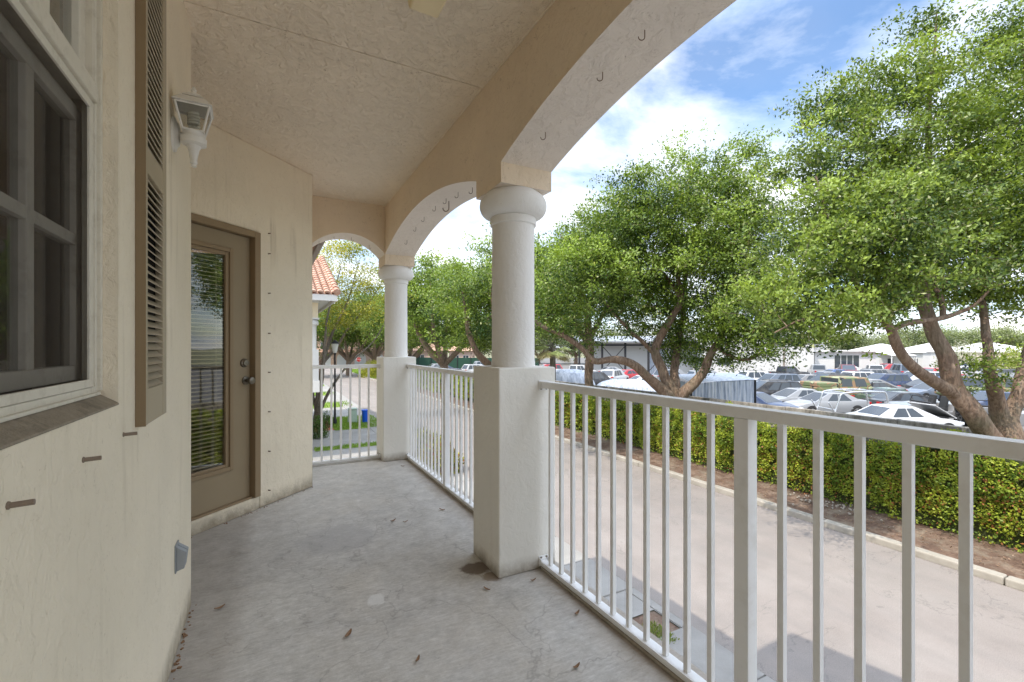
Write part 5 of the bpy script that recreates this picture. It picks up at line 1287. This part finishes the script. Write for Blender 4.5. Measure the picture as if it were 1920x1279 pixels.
# dark green mesh fence and houses behind the cars over the second railing
a = spot(760, 650, 88); b_ = spot(1010, 650, 84); m = MB(); 
t = thing('mesh_fence', 'dark green screened fence behind the cars over the second railing', 'fence', ((a.x+b_.x)/2, (a.y+b_.y)/2, GZ))
obj('panel', MB().quad((a.x,a.y,GZ),(b_.x,b_.y,GZ),(b_.x,b_.y,GZ+2.1),(a.x,a.y,GZ+2.1)), 'fence_green', t)
for i in range(11):
    p = a.lerp(b_, i/10); obj('post', MB().tube([(p.x,p.y-.1,GZ),(p.x,p.y-.1,GZ+2.3)], .06, 6), 'trim', t)
for u0, u1, d, lb in ((842, 885, 96, 'small pink house with a red tiled roof over the second railing'), (770, 830, 104, 'pink house with tiled roof half hidden by trees right of the far column')):
    frame_box('tiled_house', lb, 'house', u0, u1, d, 8, 3.3, 'pink_paint', ((-.3,-.08,1,2.3),(.12,.34,1,2.3)), 'hip', rh=1.9, roofmat='tile', over=.6)
t, ln = frame_box('townhouse', 'pink townhouse row with arched garages at the end of the street', 'house', 560, 725, 104, 10, 6.2, 'pink_paint', ((-.42,-.34,3.6,5.2),(-.25,-.17,3.6,5.2),(-.02,.06,3.6,5.2),(.18,.26,3.6,5.2),(.36,.44,3.6,5.2)), 'hip', rh=2.0, roofmat='tile', over=.7)
obj('canopy_roof', MB().prism([(-ln/2,-1.6,2.9),(-ln/2,-.01,3.4),(-ln/2,-.01,3.5),(-ln/2,-1.6,3.0)], (ln,0,0)), 'tile', t, world=False)
for i in range(5):
    x = -ln*.4 + i*ln*.2; pts = [(x+1.3*math.cos(a_), -.03, 1.6+1.1*math.sin(a_)) for a_ in [math.pi*k_/10 for k_ in range(11)]] + [(x-1.3,-.03,0),(x+1.3,-.03,0)]
    obj('garage_door', MB().prism(pts, (0,.02,0)), 'white_paint', t, world=False)

# the neighbouring block of the same terrace: tiled hip roof, balcony column, plinth
NX, NY = 1.62, 18.3
nb = thing('neighbour_building', 'neighbouring cream block with a terracotta tiled roof seen through the small far arch', 'building', (-3, 23, GZ))
obj('wall', MB().box(-8, 0.1, NY+1.9, 30, GZ, 3.0).box(-8, 0.2, NY+0.3, NY+1.9, GZ, -0.3), 'cream_paint', nb)
obj('balcony_slab', MB().box(-2, NX+.03, NY-.03, 29, -0.42, -0.002), 'white_paint', nb)
obj('beam', MB().box(-8, NX-.02, NY+.02, NY+.36, 2.28, 3.0).box(NX-.36, NX-.02, NY+.36, 29, 2.28, 3.0), 'cream_paint', nb)
obj('cornice', MB().box(-8, NX+.02, NY-.02, NY+.38, 2.9, 3.02).box(-8, NX+.02, NY-.02, NY+.38, 2.28, 2.34), 'white_paint', nb)
c = obj('column', MB().lathe([(.14,1.15),(.13,1.2),(.128,2.0),(.14,2.02),(.14,2.05),(.2,2.09),(.2,2.2),(.16,2.27)], (NX-.19, NY+.19, 0), 20), 'white_paint', nb, smooth=True)
obj('plinth', MB().box(NX-.38, NX, NY, NY+.38, 0, 1.15), 'white_paint', c)
obj('garage_door', MB().box(0.1, 0.14, 22, 25, GZ, GZ+2.2), 'white_paint', nb)
ex, ey, ez2 = 2.2, 17.7, 3.16
obj('fascia', MB().box(-8.5, ex, ey, ey+.06, ez2-.22, ez2).box(ex-.06, ex, ey+.06, 31, ez2-.22, ez2).box(-8.5, ex-.06, ey+.06, 31, ez2-.10, ez2-.04), 'white_paint', nb)
# barrel tiles: rows laid up both visible slopes
def tile_slope(o0, across, upv, w_, ln_, clip, pitch=0.23, course=0.33):
    o0, across, upv = Vector(o0), Vector(across).normalized(), Vector(upv).normalized(); nr = across.cross(upv).normalized()
    if nr.z < 0: nr = -nr
    m = MB(); nc = int(w_/pitch); nr_ = int(ln_/course)
    for j in range(nr_):
        y0, y1 = j*course, (j+1)*course+.05
        for i in range(nc):
            xm_ = (i+.5)*pitch
            if not clip(xm_, (y0+y1)/2): continue
            vs = []
            for yy, lift, r in ((y0, .055, .105), (y1, .02, .09)):
                for k_ in range(6):
                    a_ = math.pi*k_/5; vs.append(o0 + across*(xm_ + r*math.cos(a_)) + upv*yy + nr*(lift + .075*math.sin(a_)))
            m.add(vs, [(k_, k_+1, k_+7, k_+6) for k_ in range(5)] + [(0,1,2,3,4,5)])
    return m
pit = math.tan(R(27)); upS = Vector((0, 1, pit)); W_ = ex + 8.5
SL = 4.6*math.sqrt(1+pit*pit)
pit = 0.40; k1 = math.sqrt(1+pit*pit); yr = ey + 5.6; zr = ez2 + 5.6*pit
rf_ = MB().add([(-8.5,ey,ez2),(ex,ey,ez2),(ex,yr,zr),(-8.5,yr,zr),(ex,yr+5.6,ez2),(-8.5,yr+5.6,ez2)], [(0,1,2,3),(3,2,4,5),(1,4,2),(0,3,5),(0,5,4,1)])
ro = obj('roof', rf_, 'tile', nb)
obj('tile', tile_slope((ex, ey-.03, ez2+.01), (-1,0,0), (0,1,pit), 7.0, 5.6*k1, lambda x, y: True), 'tile', ro, fix=False)
hp = MB()
for k_ in range(15):
    pa = Vector((ex-.02, ey-.05+k_*.38, ez2+.09+k_*.38*pit)); hp.tube([pa, pa+Vector((0,.42,.42*pit-.03))], [.13, .11], 8)
obj('ridge_tile', hp, 'tile', ro)
railing('white railing of the neighbouring balcony beyond the small far arch', -3.0, NX-.385, [-2.9+.115*i for i in range(36)], [-1.0], lambda a, b_, z: (a, NY+.19+b_, z), [])

# street lamp, bin, cabinet, stop sign, shrubs
q = spot(628, 650, 24.6); lt = thing('street_lamp', 'black post lamp with a tapered lantern head beyond the small far arch', 'street lamp', (q.x, q.y, GZ))
obj('post', MB().lathe([(.10,0),(.10,.25),(.065,.32),(.05,.9),(.042,3.75),(.06,3.78),(.06,3.86)], (q.x, q.y, GZ), 14), 'black_metal', lt, smooth=True)
obj('lantern', MB().lathe([(.09,3.861),(.12,3.95),(.19,4.34),(.18,4.36)], (q.x, q.y, GZ), 8), 'lamp_glass', lt)
obj('cap', MB().lathe([(.22,4.361),(.20,4.40),(.08,4.50),(.03,4.53),(.02,4.60)], (q.x, q.y, GZ), 8), 'black_metal', lt)
q = spot(685, 650, 25.2); bn = thing('recycling_bin', 'bright blue recycling bin on the lawn by the driveway', 'bin', (q.x, q.y, GZ))
obj('body', MB().lathe([(.155,0),(.19,.62),(.20,.63),(.20,.66)], (q.x, q.y, GZ), 18), 'blue_plastic', bn, smooth=True)
obj('rim', MB().lathe([(.205,.661),(.215,.67),(.215,.70),(.17,.70)], (q.x, q.y, GZ), 18), 'blue_plastic', bn)
q = spot(661, 650, 25.2); cb_ = thing('utility_cabinet', 'pale green utility cabinet on the lawn beside the blue bin', 'utility box', (q.x, q.y, GZ))
obj('body', MB().prism([(q.x-.24,q.y-.22,GZ),(q.x+.24,q.y-.22,GZ),(q.x+.19,q.y-.22,GZ+.72),(q.x-.19,q.y-.22,GZ+.72)], (0,.44,0)), 'utility_green', cb_, bevel=.02)
obj('lid', MB().box(q.x-.22,q.x+.22,q.y-.25,q.y+.25,GZ+.723,GZ+.80), 'utility_green', cb_, bevel=.02)
q = spot(672.5, 650, 74); ss = thing('stop_sign', 'red octagonal STOP sign at the far end of the street', 'road sign', (q.x, q.y, GZ))
obj('post', MB().box(q.x-.04,q.x+.04,q.y,q.y+.05,GZ,GZ+2.5), 'rim', ss)
def octa(r, y): return [(q.x + r*math.cos(R(22.5+45*i)), y, GZ+2.1 + r*math.sin(R(22.5+45*i))) for i in range(8)]
obj('border', MB().prism(octa(.41, q.y-.02), (0,.015,0)), 'sign_white', ss)
pl = obj('plate', MB().prism(octa(.38, q.y-.026), (0,.005,0)), 'stop_red', ss)
fc = bpy.data.curves.new('letters', 'FONT'); fc.body = 'STOP'; fc.size = .30; fc.align_x = 'CENTER'; fc.align_y = 'CENTER'; fc.extrude = .001
fc.materials.append(M['sign_white'])
tmp = bpy.data.objects.new('tmp', fc); C.objects.link(tmp); bpy.context.view_layer.update()
fme = bpy.data.meshes.new_from_object(tmp.evaluated_get(bpy.context.evaluated_depsgraph_get())); bpy.data.objects.remove(tmp)
fo = bpy.data.objects.new('letters', fme); C.objects.link(fo); fo.parent = pl; fo.location = (q.x, q.y-.029, GZ+2.1); fo.rotation_euler = (R(90),0,0)

def shrub(name, label, x, y, r, h, n, leaf, cols, seed, cat='shrub', group=None, red=0.0):
    rg = np.random.default_rng(seed); global nrng; old = nrng; nrng = rg
    t = thing(name, label, cat, (x, y, GZ), 0, group); st = MB()
    for k_ in range(7):
        a = k_*.9; st.tube([(x,y,GZ),(x+.3*r*math.cos(a),y+.3*r*math.sin(a),GZ+h*.4),(x+.6*r*math.cos(a),y+.6*r*math.sin(a),GZ+h*.75)], [.02,.015,.006], 5)
    obj('stem', st, 'bark', t)
    P = unit(rg.normal(size=(n,3)))*(rg.random((n,1))**.35); P[:,2] = np.abs(P[:,2])*h - .02*h
    P[:,:2] *= r; P *= (1+0.22*clump(P, 3.0/r, seed))[:,None]; P += np.array([[x,y,GZ+.05]])
    d = unit(rg.normal(size=(n,3)) + unit(P-np.array([[x,y,GZ]]))*.9); s = unit(np.cross(d, unit(P-np.array([[x,y,GZ-.5]]))+.7*rg.normal(size=(n,3))))
    c0, c1 = np.array(cols[0]), np.array(cols[1]); u = np.clip(.5+.4*clump(P, 5/r, seed+1)+.25*rg.normal(size=n),0,1)[:,None]; c = c0+(c1-c0)*u
    if red: c = np.where((rg.random(n) < red)[:,None], np.array([[.34,.09,.03]])*rg.uniform(.5,1.4,(n,1)), c)
    leaf_mesh('leaves', P, d, s, leaf*rg.uniform(.6,1.3,n), leaf*.45*rg.uniform(.7,1.3,n), c, 'leaf', t); nrng = old; return t
CR = ((.05,.10,.015), (.40,.36,.05))
gC = 'crotons under the second railing'
shrub('croton_shrub', 'yellow and red croton under the second railing, closest to the front column', 5.0, 14.6, .75, 1.1, 2600, .14, CR, 1, group=gC, red=.16)
shrub('croton_shrub', 'green and yellow croton in the middle of the second railing', 4.75, 15.6, .7, 1.3, 2400, .14, CR, 2, group=gC, red=.06)
shrub('croton_shrub', 'smaller croton farther left under the second railing', 4.3, 16.6, .6, 1.0, 1800, .14, CR, 3, group=gC, red=.08)
q = spot(690, 650, 62); shrub('round_bush', 'clipped yellow-green bush beside the far stretch of road', q.x+1.0, q.y, 2.1, 2.3, 7000, .16, ((.16,.20,.02),(.44,.42,.05)), 4)
q = spot(609, 650, 23.8); shrub('round_bush', 'small dark green bush at the foot of the yellowish tree', q.x, q.y, .42, .8, 1800, .07, ((.03,.08,.015),(.12,.22,.03)), 6)
q = spot(597, 650, 21.0); shrub('round_bush', 'dark green bush by the neighbouring block corner', q.x, q.y, .45, .9, 1800, .08, ((.03,.07,.015),(.10,.18,.03)), 8)

# yellowish multi-stemmed tree through the small arch
dY = 24.5; bY = spot(592, 650, dY); bY.z = GZ
LY = [px_limb([(592,797,0,.17),(594,770,0,.15),(599,729,.1,.12),(607,680,.1,.10),(617,640,.2,.085),(630,610,.2,.065),(643,585,.3,.05),(660,540,.3,.03),(672,490,.3,.015)], dY),
      px_limb([(593,790,0,.13),(598,755,-.3,.11),(603,715,-.5,.09),(608,660,-.7,.075),(612,610,-.8,.055),(622,560,-.9,.04),(640,500,-1,.02)], dY),
      px_limb([(594,785,.1,.11),(612,745,.3,.085),(640,700,.5,.06),(662,675,.7,.045),(700,640,.9,.03),(725,600,1,.015)], dY),
      px_limb([(607,680,.1,.07),(628,655,.4,.06),(650,620,.7,.045),(690,570,1,.03),(715,530,1.1,.015)], dY),
      px_limb([(593,775,0,.09),(585,720,.2,.075),(588,640,.5,.055),(595,560,.7,.035),(605,490,.8,.015)], dY)]
KY = [blob(650, 520, dY, 62, 55, 1.7), blob(620, 480, dY, 50, 40, 1.4), blob(690, 560, dY+.5, 45, 55, 1.5), blob(600, 540, dY+.5, 45, 60, 1.5), blob(670, 470, dY+.5, 32, 34, 1.2), blob(640, 600, dY+.5, 45, 35, 1.2), blob(720, 540, dY+1, 32, 50, 1.3)]
YL = ((.10,.16,.02), (.48,.44,.06), (.50,.46,.2))
make_tree('sparse yellow-green tree with many thin stems beyond the small far arch', bY, LY, KY, 750, 13000, .12, YL, 41, spread=.2, bough=.42, cl_per=12, name='yellow_tree', bark='bark_grey')
# end-of-street trees and the far treeline
gC_ = generic('green tree beyond the lamp post at the end of the street', (spot(655, 650, 66).x, spot(655, 650, 66).y, GZ), 11, 5.5, 51, 700, 16000, .28, ((.05,.10,.015),(.22,.32,.05),(.3,.34,.1)), GB)
for u, d, lb, s_ in ((705, 84, 'green tree at the end of the street right of the stop sign', 1.1), (596, 62, 'green tree behind the neighbouring tiled roof', 1.0), (626, 98, 'tree behind the pink townhouses, left of the stop sign', 1.2), (735, 96, 'tree at the end of the street behind the far column', 1.2)):
    q = spot(u, 650, d); place(gC_, lb, q.x, q.y, rnd.uniform(0, 6), s_, GB)
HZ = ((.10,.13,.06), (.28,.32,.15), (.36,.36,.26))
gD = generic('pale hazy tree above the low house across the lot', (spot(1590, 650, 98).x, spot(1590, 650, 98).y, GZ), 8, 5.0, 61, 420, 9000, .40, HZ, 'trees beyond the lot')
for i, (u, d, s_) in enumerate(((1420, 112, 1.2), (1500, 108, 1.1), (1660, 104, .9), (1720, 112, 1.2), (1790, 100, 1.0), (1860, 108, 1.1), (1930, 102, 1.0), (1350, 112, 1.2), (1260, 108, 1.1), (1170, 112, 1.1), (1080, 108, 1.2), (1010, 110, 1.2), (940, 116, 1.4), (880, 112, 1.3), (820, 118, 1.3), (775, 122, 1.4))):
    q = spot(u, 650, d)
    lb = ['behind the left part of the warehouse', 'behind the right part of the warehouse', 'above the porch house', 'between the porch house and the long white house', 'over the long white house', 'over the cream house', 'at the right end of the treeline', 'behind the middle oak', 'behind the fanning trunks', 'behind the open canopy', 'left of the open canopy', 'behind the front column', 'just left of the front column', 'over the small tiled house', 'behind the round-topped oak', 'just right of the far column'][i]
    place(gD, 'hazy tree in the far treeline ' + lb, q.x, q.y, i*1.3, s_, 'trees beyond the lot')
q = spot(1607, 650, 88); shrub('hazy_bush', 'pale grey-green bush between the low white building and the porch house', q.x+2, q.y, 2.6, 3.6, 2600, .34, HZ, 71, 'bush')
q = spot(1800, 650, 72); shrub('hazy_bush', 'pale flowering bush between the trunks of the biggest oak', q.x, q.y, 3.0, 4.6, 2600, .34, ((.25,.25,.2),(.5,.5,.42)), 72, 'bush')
q = spot(1905, 650, 60); shrub('hazy_bush', 'yellow-green bush at the right edge across the lot', q.x, q.y, 2.6, 4.4, 3000, .28, ((.14,.2,.03),(.4,.42,.08)), 73, 'bush')

# cabbage palm beside the front column
dP = 30.0; q = spot(1036, 650, dP); cr = spot(1036, 648, dP)
pm = thing('palm_tree', 'cabbage palm with drooping fan fronds beside the front column', 'palm', (q.x, q.y, GZ))
obj('trunk', MB().tube([(q.x,q.y,GZ),(q.x+.05,q.y,GZ+1.6),(q.x,q.y,cr.z)], [.22,.19,.2], 10), 'bark_grey', pm, smooth=True)
fr_ = MB(); B_, D_, S_, LN, WD, CL_ = [], [], [], [], [], []
rg = np.random.default_rng(5)
for k_ in range(34):
    a = k_*2.4; e = rg.uniform(-.7, 1.1); st = Vector((math.cos(a)*math.cos(e), math.sin(a)*math.cos(e), math.sin(e)))
    tip = cr + st*rg.uniform(.9, 1.25); fr_.tube([cr, tip], [.018,.01], 4)
    sd = st.cross(Vector((0,0,1))).normalized(); up_ = sd.cross(st)
    for j in range(26):
        f_ = (j/25-.5)*3.6; dv = (st*math.cos(f_) + sd*math.sin(f_) - Vector((0,0,.28))).normalized()
        B_.append(tip); D_.append(dv); S_.append((dv.cross(up_)).normalized()); LN.append(rg.uniform(.75,1.0)); WD.append(.05); CL_.append(np.array([.30,.36,.14])*rg.uniform(.6,1.3) if e > -.3 else np.array([.42,.36,.2])*rg.uniform(.6,1.2))
obj('frond_stalk', fr_, 'bark_grey', pm)
leaf_mesh('crown', np.array([list(b) for b in B_]), np.array([list(b) for b in D_]), np.array([list(b) for b in S_]), np.array(LN), np.array(WD), np.array(CL_), 'leaf', pm)
# ================================================================ LIGHT, SKY, CAMERA
SUN = Vector((0.617, 0.20, -1.0)).normalized()           # direction the light travels
elev = math.asin(-SUN.z); az = math.atan2(-SUN.x, -SUN.y)  # compass bearing of the sun from +Y towards +X
sun = bpy.data.lights.new('sun', 'SUN'); sun.energy = SUN_E; sun.angle = R(0.53); sun.color = (1.0, 0.91, 0.79)
so = bpy.data.objects.new('sun', sun); C.objects.link(so); so.rotation_euler = SUN.to_track_quat('-Z', 'Y').to_euler(); so.location = (0, 0, 30)
wd = bpy.data.worlds.new('World'); bpy.context.scene.world = wd; wd.use_nodes = True; nt = wd.node_tree
bg = nt.nodes['Background']; bg.inputs['Strength'].default_value = 0.12
sky = N(nt, 'ShaderNodeTexSky', sky_type='NISHITA'); sky.sun_disc = False; sky.sun_elevation = elev; sky.sun_rotation = az
sky.air_density = 1.0; sky.dust_density = 0.6; sky.ozone_density = 2.0
tc = N(nt, 'ShaderNodeTexCoord').outputs['Generated']
sp = N(nt, 'ShaderNodeSeparateXYZ'); L(nt, tc, sp.inputs[0])
zc = math_n(nt, 'ADD', math_n(nt, 'MAXIMUM', sp.outputs[2], 0.0), 0.22)
cb = N(nt, 'ShaderNodeCombineXYZ'); L(nt, math_n(nt, 'DIVIDE', sp.outputs[0], zc), cb.inputs[0]); L(nt, math_n(nt, 'DIVIDE', sp.outputs[1], zc), cb.inputs[1])
mp = mapping(nt, cb.outputs[0], (1.0, 1.35, 1), SKY_OFF, (0, 0, R(25)))
n1 = noise_tex(nt, mp, 1.15, 9, 0.58, 0.35)
fac = ramp(nt, n1, [(0.35, g(0.08)), (0.46, g(0.6)), (0.58, g(0.97))])
n2 = noise_tex(nt, mp, 2.2, 6, 0.6, 0.2)
cloud = ramp(nt, n2, [(0.30, (CL*0.50, CL*0.64, CL*0.84)), (0.50, (CL*0.86, CL*0.92, CL)), (0.66, (CL, CL, CL))])
hs = N(nt, 'ShaderNodeHueSaturation'); hs.inputs['Saturation'].default_value = 1.15; hs.inputs['Value'].default_value = SKYV; L(nt, sky.outputs[0], hs.inputs['Color'])
cm = N(nt, 'ShaderNodeMix', data_type='RGBA'); cm.clamp_result = False
L(nt, fac, cm.inputs[0]); L(nt, hs.outputs[0], cm.inputs[6]); L(nt, cloud, cm.inputs[7])
gain = N(nt, 'ShaderNodeMapRange'); gain.interpolation_type = 'SMOOTHSTEP'
gain.inputs[1].default_value = 0.50; gain.inputs[2].default_value = 0.80; gain.inputs[3].default_value = 1.0; gain.inputs[4].default_value = ZGAIN
L(nt, sp.outputs[2], gain.inputs[0])
vm = N(nt, 'ShaderNodeVectorMath', operation='SCALE'); L(nt, cm.outputs[2], vm.inputs[0]); L(nt, gain.outputs[0], vm.inputs['Scale'])
L(nt, vm.outputs[0], bg.inputs['Color'])

cam = bpy.data.cameras.new('camera'); co = bpy.data.objects.new('camera', cam); C.objects.link(co)
co.location = CAM; co.rotation_euler = (R(90), 0, -YAW)
cam.sensor_width = 36; cam.lens = 16.0; cam.shift_y = 10.5/1920; cam.clip_start = 0.02; cam.clip_end = 3000
sc = bpy.context.scene; sc.camera = co
sc.view_settings.view_transform = 'Standard'; sc.view_settings.look = 'None'; sc.view_settings.exposure = 0
sc.cycles.use_denoising = True
try: sc.cycles.denoiser = 'OPENIMAGEDENOISE'
except Exception: pass
sc.cycles.max_bounces = 10; sc.cycles.diffuse_bounces = 7; sc.cycles.glossy_bounces = 4; sc.cycles.transparent_max_bounces = 12
sc.cycles.sample_clamp_indirect = 6
